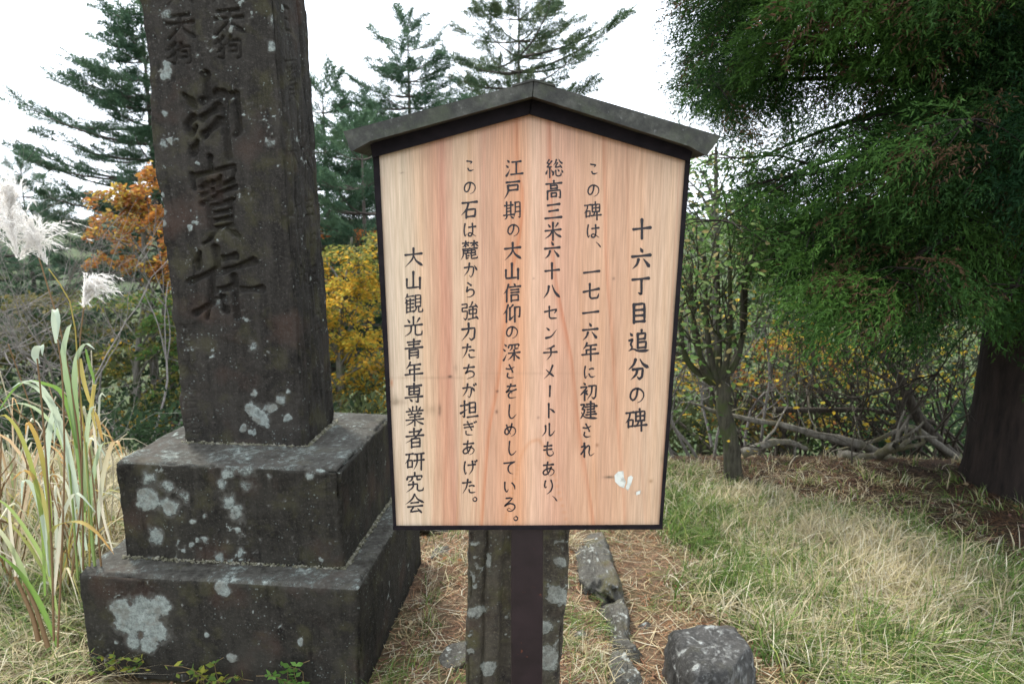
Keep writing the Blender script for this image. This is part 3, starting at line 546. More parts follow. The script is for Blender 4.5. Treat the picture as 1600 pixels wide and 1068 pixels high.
# ------------------------------------------------------------------ stone blocks
def stone_block(size, res, rnd, amp, seed, zcuts=None, extra=None):
    """rounded, rough block sitting on z=0, x 0..sx, y 0..sy (front is y=0). Returns V,Q,local face ids"""
    sx, sy, sz = size; h = np.array(size) / 2
    gx = np.linspace(0, sx, int(sx / res) + 1); gy = np.linspace(0, sy, int(sy / res) + 1)
    gzv = np.linspace(0, sz, int(sz / res) + 1) if zcuts is None else zcuts
    Vs, Qs, off = [], [], 0
    def grid(a, b_, fn, flip):
        nonlocal off
        A, B = np.meshgrid(a, b_, indexing='ij'); P = fn(A, B).reshape(-1, 3); n_, m_ = A.shape
        i_ = np.arange(n_ - 1)[:, None] * m_; j_ = np.arange(m_ - 1)[None]
        q_ = np.stack([i_ + j_, i_ + m_ + j_, i_ + m_ + j_ + 1, i_ + j_ + 1], -1).reshape(-1, 4)
        if flip: q_ = q_[:, ::-1]
        Vs.append(P); Qs.append(q_ + off); off += len(P)
    grid(gx, gzv, lambda A, B: np.stack([A, 0 * A, B], -1), False)
    grid(gx, gzv, lambda A, B: np.stack([A, 0 * A + sy, B], -1), True)
    grid(gy, gzv, lambda A, B: np.stack([0 * A, A, B], -1), True)
    grid(gy, gzv, lambda A, B: np.stack([0 * A + sx, A, B], -1), False)
    grid(gx, gy, lambda A, B: np.stack([A, B, 0 * A + sz], -1), False)
    P = np.concatenate(Vs); Q_ = np.concatenate(Qs)
    lo = np.array([rnd, rnd, -1.]); hi = np.array([sx - rnd, sy - rnd, sz - rnd])
    # rounding radius itself varies (chipped arrises)
    C = np.clip(P, lo, hi); D = P - C; ln = np.linalg.norm(D, axis=1, keepdims=True); Dn = D / (ln + 1e-9)
    base = C + Dn * rnd
    rough = fbm(base, 6, 4, seed) * amp + fbm(base, 38, 3, seed + 3) * amp * .35
    corner = sstep(np.sort(np.abs(Dn), axis=1)[:, 1], .15, .6)                 # 1 on arrises
    chip = (np.maximum(fbm(base, 11, 4, seed + 7) - .02, 0) * corner + np.maximum(fbm(base, 27, 3, seed + 8) - .1, 0) * corner * .6) * amp * 6
    ex, lich = (0, np.zeros(len(P))) if extra is None else extra(base, Dn)
    out = base + Dn * (rough - chip - ex + .0018 * sstep(lich, .4, .7))[:, None]
    return out, Q_, lich
def seg_dist(PX, PZ, S, W_):
    """signed: width - distance to a polyline with varying half width"""
    best = np.full(PX.shape, -1.)
    for a, b_, wa, wb in zip(S[:-1], S[1:], W_[:-1], W_[1:]):
        ab = b_ - a; L2 = ab @ ab + 1e-12
        t_ = np.clip(((PX - a[0]) * ab[0] + (PZ - a[1]) * ab[1]) / L2, 0, 1)
        d_ = np.hypot(PX - a[0] - ab[0] * t_, PZ - a[1] - ab[1] * t_)
        best = np.maximum(best, wa + (wb - wa) * t_ - d_)
    return best
def carve(PX, PZ, items, dep):
    out = np.zeros(PX.shape)
    for ch, cx, cz, w_, h_, wd, d_ in items:
        m_ = (np.abs(PX - cx) < w_ * .75) & (np.abs(PZ - cz) < h_ * .75)
        if not m_.any(): continue
        x_, z_ = PX[m_], PZ[m_]; b_ = np.zeros(x_.shape)
        for S, wv in strokes(ch, .05):
            SS = np.c_[cx + (S[:, 0] - 50) / 100 * w_, cz - (S[:, 1] - 50) / 100 * h_]
            s_ = seg_dist(x_, z_, SS, np.maximum(wv, .55) * wd * .5)
            b_ = np.maximum(b_, sstep(s_, -.0015, min(.005, wd * .3)) * d_)
        out[m_] = np.maximum(out[m_], b_)
    return out
YAW = R(-6.0); ca, sa = math.cos(YAW), math.sin(YAW)
# local x runs along the front from left to right, local y goes back
EX = np.array([ca, sa, 0]); EY = np.array([-sa, ca, 0])
def to_world(P, fr, sx): return np.array([fr[0], fr[1], fr[2]]) + (P[:, :1] - sx) * EX + P[:, 1:2] * EY + P[:, 2:] * np.array([0, 0, 1.])
def px_to_face(px, py, fr, sx, depth=0.):
    r = ray(px, py); o_ = np.array([0, 0, CH]); n_ = EY; p0 = np.array(fr) + EY * depth
    t_ = ((p0 - o_) @ n_) / (r @ n_); h_ = o_ + r * t_ - np.array(fr)
    return h_ @ EX + sx, h_[2]
mon = empty('stone_monument', (-.93, 2.55, 0), 'tall dark carved stone monument on two square lichen-spotted plinths', 'monument')
def lichen_field(P, Dn, spots, seed, rand_thr=.30, top=0.):
    """signed lichen value around .5; spots on the front face in local x,z,r"""
    L_ = np.full(len(P), -.2); fr_ = Dn[:, 1] < -.5
    nn_ = fbm(P, 30, 4, seed) * .75 + fbm(P, 90, 2, seed + 1) * .35
    WX = P[:, 0] + .016 * fbm(P, 22, 3, seed + 11) + .006 * fbm(P, 70, 2, seed + 12); WZ = P[:, 2] + .016 * fbm(P, 22, 3, seed + 13) + .006 * fbm(P, 70, 2, seed + 14)
    for (x_, z_, r_, k_) in spots:
        d_ = np.hypot(WX - x_, WZ - z_)
        v_ = .52 + (r_ - d_) / r_ * 1.3 + nn_ * .62
        L_ = np.where(fr_, np.maximum(L_, np.clip(v_, -.2, 1) * k_ + (1 - k_) * -.1), L_)
    s_ = fbm(P, 15, 3, seed + 5); s2 = fbm(P, 55, 3, seed + 6)
    L_ = np.maximum(L_, (s_ * .6 + s2 * .85 - rand_thr) * 3.2); s3 = fbm(P, 90, 3, seed + 21); L_ = np.maximum(L_, (s3 + s_ * .7 - .56) * 2.2 * np.minimum(1, .85))
    if top: L_ = np.maximum(L_, np.where(Dn[:, 2] > .4, .30 + fbm(P, 12, 4, seed + 9) * .35 + fbm(P, 60, 3, seed + 8) * .25 + top, -.2))  # up-facing faces made paler through the same field
    return np.clip(L_, -.3, 1.05)
# lower plinth
frL = (-.479, 2.114, 0.); SL = (.945, .85, .37)
spots = [(*px_to_face(a, b_, frL, SL[0]), r_, k_) for a, b_, r_, k_ in [(225, 960, .055, 1), (245, 985, .045, 1), (190, 948, .035, 1), (200, 975, .04, .9), (235, 1005, .028, 1), (250, 945, .035, 1), (210, 1000, .03, .7), (348, 918, .022, 1.1), (325, 992, .009, 1), (468, 1005, .013, 1), (363, 1028, .014, 1), (288, 943, .006, 1), (398, 955, .004, 1), (420, 1030, .003, 1), (590, 930, .01, 1)]]
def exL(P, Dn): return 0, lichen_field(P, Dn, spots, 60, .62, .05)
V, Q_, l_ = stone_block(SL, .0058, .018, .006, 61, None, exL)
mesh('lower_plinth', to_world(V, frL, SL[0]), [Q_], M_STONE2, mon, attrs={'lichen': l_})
# upper plinth
frM = (-.552, 2.235, .366); SM = (.768, .64, .346)
spotsM = [(*px_to_face(a, b_, frM, SM[0]), r_, k_) for a, b_, r_, k_ in [(232, 782, .035, 1), (222, 775, .026, 1), (262, 790, .03, .8), (243, 835, .03, 1), (235, 745, .032, .66), (262, 760, .026, .66), (288, 775, .024, .6), (235, 878, .026, 1), (355, 740, .022, .68), (385, 735, .024, .6), (345, 757, .018, .75), (372, 800, .03, .7), (360, 785, .028, .72), (385, 760, .02, .55), (298, 850, .01, 1), (310, 845, .009, 1), (342, 868, .013, .9), (375, 862, .018, .7), (503, 870, .008, 1.2), (420, 745, .012, .6), (300, 815, .014, .7), (320, 805, .01, .7), (318, 843, .01, .8), (480, 740, .015, .8), (500, 730, .02, .9), (440, 722, .03, .7), (360, 722, .035, .6)]]
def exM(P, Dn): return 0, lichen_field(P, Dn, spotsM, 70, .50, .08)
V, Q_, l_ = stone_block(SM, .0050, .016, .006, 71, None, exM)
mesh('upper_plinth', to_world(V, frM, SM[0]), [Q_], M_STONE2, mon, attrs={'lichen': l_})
# shaft
frS = (-.719, 2.465, .702); SS_ = (.458, .30, 2.96)
def cf(px, py): return px_to_face(px, py, frS, SS_[0])
def item(ch, x0, y0, x1, y1, wd, d_):
    a = cf(x0, y0); b_ = cf(x1, y1); return (ch, (a[0] + b_[0]) / 2, (a[1] + b_[1]) / 2, b_[0] - a[0], a[1] - b_[1], wd, d_)
items = [item('御', 285, 128, 388, 248, .029, .022), item('寶', 298, 250, 386, 366, .019, .020), item('歬', 294, 385, 412, 500, .026, .022),
         item('天', 268, 18, 318, 62, .012, .013), item('狗', 270, 66, 312, 102, .009, .011), item('天', 345, 10, 396, 54, .012, .013), item('狗', 345, 56, 392, 94, .010, .011),
         item('大', 268, -40, 315, 8, .010, .006), item('大', 340, -44, 392, 2, .010, .006),
         item('高', 282, 502, 312, 540, .005, .0035), item('木', 284, 552, 312, 590, .005, .0035), item('宮', 284, 602, 314, 640, .005, .003), item('者', 288, 646, 318, 680, .005, .003)]
side = [('月', .10, 1.62, .09, .11, .010, .006), ('日', .11, 1.44, .08, .10, .010, .006), ('し', .16, 1.13, .16, .24, .014, .009), ('八', .17, 1.0, .14, .10, .010, .005), ('三', .19, .83, .06, .07, .008, .005), ('の', .21, .72, .06, .06, .007, .004), ('年', .18, .58, .09, .12, .008, .005), ('日', .2, .42, .07, .08, .008, .004), ('木', .08, 1.0, .07, .1, .006, .004), ('石', .08, .8, .07, .1, .006, .004), ('米', .09, .6, .07, .1, .006, .004), ('寶', .1, 1.26, .10, .14, .006, .004)]
spotsS = [(*cf(a, b_), r_, k_) for a, b_, r_, k_ in [(408, 650, .032, 1), (395, 640, .022, 1), (425, 640, .022, .95), (440, 625, .022, .85), (450, 655, .014, 1), (400, 615, .014, 1), (380, 668, .012, 1), (395, 672, .010, 1), (415, 665, .014, 1), (452, 612, .012, .8), (268, 112, .017, 1.15), (270, 100, .014, 1.1), (258, 348, .014, 1), (304, 355, .009, 1.1), (317, 254, .008, .9), (272, 22, .02, .6), (440, 72, .02, .7), (445, 30, .025, .6), (434, 220, .018, .6), (263, 175, .012, .8), (262, 225, .014, .7), (340, 475, .012, .7), (400, 540, .02, .6), (444, 262, .006, 1)]]
def exS(P, Dn):
    e = np.zeros(len(P)); f = Dn[:, 1] < -.7; e[f] = carve(P[f, 0], P[f, 2], items, 0)
    s_ = Dn[:, 0] > .7; e[s_] = carve(P[s_, 1], P[s_, 2], side, 0)
    # tooled vertical runnels on the right side, knocked-off left arris
    e[s_] += .010 * sstep(fbm(np.stack([P[s_, 1] * 42, P[s_, 2] * 3.5, 0 * P[s_, 1]], -1), 1, 3, 90), -.1, .5) + .007 * np.abs(fbm(np.stack([P[s_, 1] * 20, P[s_, 2] * 14, 0 * P[s_, 1]], -1), 1, 4, 89))
    la = np.exp(-P[:, 0] / .03) * (Dn[:, 0] < .5)
    e += la * np.maximum(fbm(np.stack([P[:, 2] * 7, P[:, 0] * 0, P[:, 1] * 3], -1), 1, 4, 91) + .1, 0) * .045
    e += .003 * sstep(fbm(P, 9, 2, 92), .25, .5)
    l = lichen_field(P, Dn, spotsS, 80, .50)
    return e, l
zc = np.r_[np.arange(0, 1.56, .0036), np.linspace(1.63, 2.96, 40)]
V, Q_, l_ = stone_block(SS_, .0045, .012, .0035, 81, zc, exS)
V[:, 0] = (V[:, 0] - .458) * (1 - .004 * V[:, 2]) + .458 - .020 * V[:, 2]
mesh('shaft', to_world(V, frS, SS_[0]), [Q_], M_STONE, mon, attrs={'lichen': l_})
# mortar / moss beads along the joints
def bead(P0, P1, r, n_, seed):
    rg = np.random.default_rng(seed); t_ = np.sort(rg.random(n_))[:, None]; P = P0 * (1 - t_) + P1 * t_ + rg.normal(0, .003, (n_, 3))
    tv = np.array([[1, 0, 0], [-.5, .87, 0], [-.5, -.87, 0], [0, 0, .8], [.3, .3, -.4]]); tf = np.array([[0, 1, 3], [1, 2, 3], [2, 0, 3], [0, 4, 1], [1, 4, 2], [2, 4, 0]])
    return scatter(tv, tf, basis(rg.normal(size=(n_, 3)), rg.random(n_) * 6, r * (.5 + rg.random(n_))), P)
m, t, b, o = mat('joint_moss_mortar'); v = coord(t); t.links.new(ramp(t, noise(t, 50, 4, .6, v), [(.35, (.06, .06, .03)), (.5, (.13, .12, .08)), (.7, (.28, .27, .22))]), b.inputs['Base Color']); b.inputs['Roughness'].default_value = .95; M_JOINT = m
def wl(fr, sx, x, y, z): return np.array(fr) + (x - sx) * EX + y * EY + np.array([0, 0, z])
bs = []
for fr, S, zz_ in ((frM, SM, .006), (frS, SS_, .008)):
    bs.append(bead(wl(fr, S[0], 0, -.003, zz_), wl(fr, S[0], S[0], -.003, zz_), .006, 420, 5)); bs.append(bead(wl(fr, S[0], S[0] + .003, 0, zz_), wl(fr, S[0], S[0] + .003, S[1], zz_), .008, 420, 6))
V, Q_ = join(bs); prop(mesh('joint_moss', V, [Q_], M_JOINT, mon), kind='stuff')

# ------------------------------------------------------------------ small stone post behind the sign
gp = empty('stone_guide_post', (.02, 1.98, 0), 'low rough stone pillar with grooved face, right behind the brown post', 'stone pillar')
SP = (.275, .22, 1.0)
def exP(P, Dn):
    f = Dn[:, 1] < -.6; x, z = P[:, 0], P[:, 2]; e = np.zeros(len(P)); wv = .006 * fbm(np.stack([z * 9, 0 * z, 0 * z], -1), 1, 3, 95)
    e[f] += (.014 * np.exp(-((x - .045 - wv) / .005) ** 2))[f]
    e[f] += (.028 * sstep(x - wv, .085, .10) * (1 - sstep(x - wv, .165, .19)))[f]
    e += .016 * np.maximum(fbm(P, 10, 4, 96), 0) * sstep(x, .12, .2)
    return e, lichen_field(P, Dn, [(.24, .5, .03, 1), (.23, .30, .04, 1), (.22, .4, .03, .8), (.07, .28, .025, .9), (.06, .18, .02, 1), (.02, .45, .02, .9), (.25, .6, .02, .8)], 97, .38)
V, Q_, l_ = stone_block(SP, .0045, .014, .012, 98, None, exP)
V = V - [.1375, 0, 0]; V[:, 0] += -.01 + .045 * (V[:, 2] - .4)
mesh('pillar', V + [.02 , 1.88, -.02], [Q_], M_PILLAR, gp, attrs={'lichen': l_})

# ------------------------------------------------------------------ loose rocks
def rock(name, cx, cy, zb_, size, yaw, label, cat, group=None, seed=1, flat=.0, blocky=3.2, rough_=1., top=None, mt=None, cuts=0):
    n_ = 56; th = np.linspace(0, 2 * math.pi, n_ * 2, endpoint=False); ph = np.linspace(-math.pi / 2, math.pi / 2, n_)
    T, Pp = np.meshgrid(th, ph, indexing='ij'); D = np.stack([np.cos(Pp) * np.cos(T), np.cos(Pp) * np.sin(T), np.sin(Pp)], -1).reshape(-1, 3)
    r_ = (np.abs(D) ** blocky).sum(1) ** (-1 / blocky)
    P = D * r_[:, None]; P = P * (1 + .10 * rough_ * fbm(D, 1.6, 4, seed) + .05 * rough_ * fbm(D, 6, 4, seed + 2))[:, None]
    rgc = np.random.default_rng(seed)
    for _ in range(cuts):                     # broken facets
        nv_ = rgc.normal(size=3); nv_ /= np.linalg.norm(nv_); ov = np.maximum(P @ nv_ - rgc.uniform(.62, .95), 0); P -= ov[:, None] * nv_ * .92
    P = P + D * (.035 * fbm(P, 5, 4, seed + 3))[:, None] * rough_
    P[:, 0] *= 1 - .12 * P[:, 2]; P = P * np.array(size) / 2
    c, s = math.cos(yaw), math.sin(yaw); P = np.c_[P[:, 0] * c - P[:, 1] * s, P[:, 0] * s + P[:, 1] * c, P[:, 2]]
    P = P + D * (.010 * fbm(P, 16, 4, seed + 31) + .004 * fbm(P, 60, 3, seed + 32) - .006 * np.abs(fbm(P, 24, 3, seed + 33)))[:, None] * min(1., size[2] / .1)
    V = P + [cx, cy, zb_]
    m_ = n_; i_ = np.arange(n_ * 2)[:, None]; j_ = np.arange(n_ - 1)[None]; k_ = (i_ + 1) % (n_ * 2)
    q_ = np.stack([i_ * m_ + j_, k_ * m_ + j_, k_ * m_ + j_ + 1, i_ * m_ + j_ + 1], -1).reshape(-1, 4)
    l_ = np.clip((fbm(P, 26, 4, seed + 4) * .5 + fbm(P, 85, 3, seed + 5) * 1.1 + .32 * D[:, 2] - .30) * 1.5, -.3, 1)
    o_ = mesh(name, V - [cx, cy, zb_], [q_], mt or M_ROCK, None, attrs={'lichen': l_}); o_.location = (cx, cy, zb_)
    return prop(o_, label, cat, group)
c_ = atz(1112, 1050, .06)
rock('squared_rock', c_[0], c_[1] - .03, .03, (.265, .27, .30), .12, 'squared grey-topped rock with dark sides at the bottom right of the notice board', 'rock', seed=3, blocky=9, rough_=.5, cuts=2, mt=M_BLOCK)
edge_labels = ['flat grey kerb stone farthest back in the row right of the post', 'second kerb stone from the back, pale and ridged, in the row right of the post', 'third kerb stone from the back, low and mossy, in the row right of the post', 'dark kerb stone nearest the camera in the row right of the post']
es = [((.345, 2.93), (.17, .56, .17), .03), ((.385, 2.52), (.11, .32, .15), -.05), ((.40, 2.32), (.10, .15, .13), .15), ((.37, 2.15), (.12, .24, .15), -.12)]
for k, (p, s_, yw) in enumerate(es):
    rock('kerb_stone', p[0], p[1], -.015 + float(gz(*p)), s_, yw, edge_labels[k], 'stone', 'kerb stones beside the path', seed=20 + k, blocky=7, rough_=2.2, cuts=6)
for k, (p, s_, yw, lb) in enumerate([((700, 838), (.34, .16, .08), .1, 'flat pale grey rock on the ground below the left half of the board'), ((715, 1050), (.14, .12, .07), .3, 'half-buried brown stone at the foot of the grooved stone pillar'),
        ((1008, 978), (.05, .04, .03), .7, 'small broken stone chip between two dark kerb stones'), ((905, 1010), (.06, .05, .03), .3, 'small grey stone in the grass right of the stone pillar'), ((690, 880), (.12, .08, .035), .5, 'thin grey stone on the dirt between the monument and the stone pillar')]):
    c_ = atz(*p, .0); rock('ground_stone', c_[0], c_[1], .0 + float(gz(c_[0], c_[1])), s_, yw, lb, 'stone', seed=40 + k, blocky=3.5, rough_=1.6, cuts=9)

# ------------------------------------------------------------------ grass and litter
def blades(P, H, Wd, lean, col, seg=3, tipdark=None, seed=0):
    """curved tapered strips. P (n,3) roots, H lengths, Wd widths, lean (n,2) horizontal bend at the tip in lengths"""
    n_ = len(P); t_ = np.linspace(0, 1, seg + 1)[None, :, None]
    a = np.arctan2(lean[:, 1], lean[:, 0]) + np.random.default_rng(seed).normal(0, .8, n_); side = np.stack([-np.sin(a), np.cos(a), 0 * a], -1)
    ln = np.hypot(lean[:, 0], lean[:, 1]); ln_c = np.clip(ln, 0, 1.6)
    hx = np.stack([lean[:, 0], lean[:, 1], 0 * ln], -1) * H[:, None]
    up = (t_ - .42 * np.minimum(ln_c, 1.6)[:, None, None] * t_ ** 2.2)
    C = P[:, None] + hx[:, None] * t_ ** 1.8 * .8 + np.array([0, 0, 1.]) * up * H[:, None, None] * (1 / (1 + .25 * ln_c))[:, None, None]
    wv = Wd[:, None, None] * (1 - t_ ** 1.6) * .5 + Wd[:, None, None] * .04
    V = np.stack([C - side[:, None] * wv, C + side[:, None] * wv], 2).reshape(n_, -1, 3)
    i_ = np.arange(seg) * 2; q_ = np.stack([i_, i_ + 1, i_ + 3, i_ + 2], -1)
    Q_ = (q_[None] + (np.arange(n_) * (seg + 1) * 2)[:, None, None]).reshape(-1, 4)
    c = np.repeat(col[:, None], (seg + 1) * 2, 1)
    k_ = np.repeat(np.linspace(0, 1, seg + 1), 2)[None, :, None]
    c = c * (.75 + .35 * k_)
    return V.reshape(-1, 3), Q_, c.reshape(-1, 3)
STRAW = np.array([(.52, .45, .30), (.44, .37, .23), (.60, .55, .41), (.38, .33, .17), (.50, .42, .25)]); GREEN = np.array([(.08, .16, .03), (.13, .21, .045), (.17, .24, .06), (.10, .16, .04), (.25, .29, .08), (.20, .26, .10)])
def pick(rg, pal, n_): return pal[rg.integers(0, len(pal), n_)] * (1 + rg.normal(0, .12, (n_, 1)))
def grass_field(name, n_, dens, region, hgt, green_bias, seed, wd=.0032, lscale=1., leanmax=1.3):
    rg = np.random.default_rng(seed); x0, x1, ya, yb = region
    nc = n_ // 14
    cx = rg.uniform(x0, x1, nc * 3); cy = ya + (yb - ya) * rg.random(nc * 3) ** 1.0
    k = rg.random(nc * 3) < dens(cx, cy); cx, cy = cx[k][:nc], cy[k][:nc]; nc = len(cx)
    P2 = np.stack([cx, cy, 0 * cx], -1)
    gf = fbm(P2, 1.5, 3, seed + 1) + .6 * fbm(P2, 7, 2, seed + 5); gprob = np.clip(green_bias + gf * 1.1, .03, .93)
    clean = rg.normal(0, .6, (nc, 2)) + np.stack([fbm(P2, 1.1, 2, seed + 2) * 1.2 + .15, fbm(P2, 1.1, 2, seed + 3) * 1.2 - .25], -1)
    ch = hgt * (1 - .45 * sstep(cy, 3., 4.2)) * (.6 + .7 * rg.random(nc)) * (1 + .35 * fbm(P2, 2.2, 2, seed + 4))
    m_ = 14; ci = np.repeat(np.arange(nc), m_); n2 = nc * m_
    x = cx[ci] + rg.normal(0, .022, n2); y = cy[ci] + rg.normal(0, .022, n2)
    gr = rg.random(n2) < gprob[ci]
    H = ch[ci] * (.45 + .75 * rg.random(n2)); lean = clean[ci] + rg.normal(0, .62, (n2, 2))
    lm = np.hypot(lean[:, 0], lean[:, 1]); lean *= (np.minimum(lm, leanmax) / (lm + 1e-6))[:, None]
    col = np.where(gr[:, None], pick(rg, GREEN, n2), pick(rg, STRAW, n2))
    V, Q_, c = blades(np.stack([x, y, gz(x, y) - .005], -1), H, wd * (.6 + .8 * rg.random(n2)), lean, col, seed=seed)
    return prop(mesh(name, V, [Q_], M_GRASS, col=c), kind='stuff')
def long_straw():
    rg = np.random.default_rng(150); n_ = 9000; x = rg.uniform(.5, 3.2, n_); y = rg.uniform(1.7, 4.2, n_); k = rg.random(n_) < dR(x, y) * sstep(fbm(np.stack([x, y, 0 * x], -1), 2.6, 2, 151), -.25, .25); x, y = x[k], y[k]; n_ = len(x)
    a = fbm(np.stack([x, y, 0 * x], -1), 1.7, 2, 152) * 5 + rg.normal(0, .7, n_); m_ = rg.uniform(.9, 1.7, n_)
    V, Q_, c = blades(np.stack([x, y, gz(x, y)], -1), rg.uniform(.10, .24, n_), rg.uniform(.002, .0048, n_), np.c_[np.cos(a) * m_, np.sin(a) * m_], pick(rg, STRAW[[0, 2, 4]] * 1.12, n_), seg=6, seed=150)
    prop(mesh('long_straw', V, [Q_], M_GRASS, col=c), 'long pale arching straw blades over the grass on the right', 'grass', kind='stuff')
def inv_block(x, y):
    lx = (x - frL[0]) * EX[0] + (y - frL[1]) * EX[1] + .945; ly = (x - frL[0]) * EY[0] + (y - frL[1]) * EY[1]
    return ~((lx > -.01) & (lx < .955) & (ly > -.01) & (ly < .86))
def dR(x, y): return right_meadow(x, y) * np.where(y < 3.6, 1, .8) * (1 - .93 * sstep(y - (4.45 - 1.5 * (x - .9)) + .35 * fbm(np.stack([x, y, 0 * x], -1), 2, 2, 3), -.3, .3))
o = grass_field('meadow_grass', 58000, dR, (.3, 3.4, 1.6, 4.7), .15, .50, 101, .0050); prop(o, 'mixed dry straw and green grass covering the ground on the right', 'grass')
long_straw()
def dLm(x, y): return left_meadow(x, y)
o = grass_field('dry_grass', 26000, dLm, (-4.6, -.2, 3.0, 5.2), .20, .14, 102, .0045); prop(o, 'pale dry grass behind the stone monument on the left', 'grass')
def dLn(x, y): return sstep(-1.30 - x, 0, .12) * inv_block(x, y)
o = grass_field('bank_grass', 22000, dLn, (-3.0, -1.3, 1.5, 3.4), .20, .30, 103, .0045); prop(o, 'tangled dry and green grass left of the monument plinths', 'grass')
ctrs = np.array([(-.40, 2.25), (-.36, 2.45), (-.33, 2.65), (-.30, 2.85), (-.42, 2.08), (.24, 2.2), (.27, 2.35), (.22, 2.5), (.26, 2.08), (.20, 2.72), (.22, 2.15), (.16, 2.3), (.27, 2.45), (.18, 2.9), (-.20, 3.2), (.15, 3.3), (.45, 3.3), (.75, 3.15), (-.45, 2.02), (-.50, 1.98)])
def dT(x, y):
    d_ = np.min(np.hypot(x[:, None] - ctrs[None, :, 0], (y[:, None] - ctrs[None, :, 1]) * .8), 1)
    inpost = (np.abs(x - .02) < .17) & (y > 1.84) & (y < 2.14)
    return np.clip(np.exp(-(d_ / .085) ** 2) * .9 + .07, 0, 1) * inv_block(x, y) * ~inpost
o = grass_field('path_tufts', 7500, dT, (-.7, .9, 1.85, 3.6), .085, .62, 104, .0032); prop(o, 'green grass tufts at the foot of the monument and pillar', 'grass')
# straw and needle litter lying flat
def litter(n_, region, mask, seed, pal, ln, name, label, wd=.0014):
    rg = np.random.default_rng(seed); x = rg.uniform(region[0], region[1], n_); y = rg.uniform(region[2], region[3], n_); k = rg.random(n_) < mask(x, y); x, y = x[k], y[k]; n_ = len(x)
    a = rg.random(n_) * 6.28; l = ln * (.4 + 1.2 * rg.random(n_)); w_ = wd * (.6 + rg.random(n_)); tilt = rg.normal(0, .12, n_)
    d_ = np.stack([np.cos(a), np.sin(a), tilt], -1); s_ = np.stack([-np.sin(a), np.cos(a), 0 * a], -1); C = np.stack([x, y, gz(x, y) + .004 + .008 * rg.random(n_)], -1)
    bend = s_ * (rg.normal(0, .15, n_) * l)[:, None]
    rows = [C - d_ * (l / 2)[:, None], C + bend, C + d_ * (l / 2)[:, None]]
    V = np.stack([r_ + sg * s_ * (w_ / 2)[:, None] for r_ in rows for sg in (-1, 1)], 1)
    Q_ = (np.array([[0, 1, 3, 2], [2, 3, 5, 4]])[None] + (np.arange(n_) * 6)[:, None, None]).reshape(-1, 4)
    c = np.repeat(pick(rg, pal, n_)[:, None], 6, 1)
    return prop(mesh(name, V.reshape(-1, 3), [Q_], M_GRASS, col=c.reshape(-1, 3)), label, 'ground litter', kind='stuff')
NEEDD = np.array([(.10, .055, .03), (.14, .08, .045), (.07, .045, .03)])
NEED = np.array([(.24, .13, .07), (.32, .19, .10), (.17, .10, .06), (.40, .27, .16), (.28, .14, .08)])
litter(33000, (-1.2, 1.9, 1.6, 4.2), lambda x, y: inv_block(x, y) * (1 - .7 * right_meadow(x, y)), 111, NEED, .035, 'needle_litter', 'brown fallen needles and twigs on the path', .0022)
litter(5200, (-1.2, 2.2, 1.7, 4.2), lambda x, y: inv_block(x, y) * 1., 112, STRAW, .11, 'straw_litter', 'pale dead grass stalks lying on the path', .0022)
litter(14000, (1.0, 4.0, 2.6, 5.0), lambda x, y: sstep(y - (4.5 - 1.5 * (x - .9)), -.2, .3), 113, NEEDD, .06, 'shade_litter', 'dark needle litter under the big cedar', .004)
# small dead leaves
def leaf_quads(P, D, s, col, fold=.25, asp=.55):
    n_ = len(P); tv = np.array([[0, 0, 0], [.45, asp / 2, fold * .2], [1, 0, 0], [.45, -asp / 2, fold * .2], ]); tf = np.array([[0, 1, 2], [0, 2, 3]])
    V, F_ = scatter(tv, tf, basis(D, rng.random(n_) * 6.28, s), P); return V, F_, np.repeat(col, 4, 0)
n_ = 900; rg = np.random.default_rng(5); x = rg.uniform(-.8, 3.2, n_); y = rg.uniform(1.8, 4.5, n_); k = inv_block(x, y); x, y = x[k], y[k]; n_ = len(x)
V, F_, c = leaf_quads(np.stack([x, y, gz(x, y) + .01], -1), np.c_[rg.normal(size=(n_, 2)), rg.normal(0, .2, n_)], .02 + .02 * rg.random(n_), pick(rg, np.array([(.30, .16, .08), (.22, .12, .07), (.40, .30, .18), (.18, .10, .08)]), n_))
prop(mesh('fallen_leaves', V, [F_], M_LEAF, col=c), 'scattered brown dead leaves on the path and in the grass', 'ground litter', kind='stuff')

# ------------------------------------------------------------------ pampas grass
def ribbon(P, w_, tw=0., n_=14, fold=.0):
    """one long leaf through points P (world), width w_, tapering at both ends, slightly V-folded"""
    C = bez(P, n_); T = np.gradient(C, axis=0); T /= np.linalg.norm(T, axis=1, keepdims=True) + 1e-9
    ref = np.array([math.cos(tw), math.sin(tw), .2]); S = ref - T * (T @ ref)[:, None]; S /= np.linalg.norm(S, axis=1, keepdims=True) + 1e-9
    Nn = np.cross(T, S); t_ = np.linspace(0, 1, n_); wv = w_ * .5 * np.minimum(1, .45 + t_ * 2.2) * (1 - t_ ** 3.2) + .0003
    V = np.stack([C - S * wv[:, None] + Nn * (wv * .35)[:, None], C, C + S * wv[:, None] + Nn * (wv * .35)[:, None]], 1).reshape(-1, 3)
    i_ = np.arange(n_ - 1)[:, None] * 3; j_ = np.arange(2)[None]
    return V, np.stack([i_ + j_, i_ + j_ + 1, i_ + j_ + 4, i_ + j_ + 3], -1).reshape(-1, 4)
LG = dict(g=(.16, .26, .06), p=(.42, .48, .36), y=(.42, .34, .10), o=(.50, .26, .08), s=(.55, .50, .38), b=(.26, .17, .09), l=(.28, .36, .12))
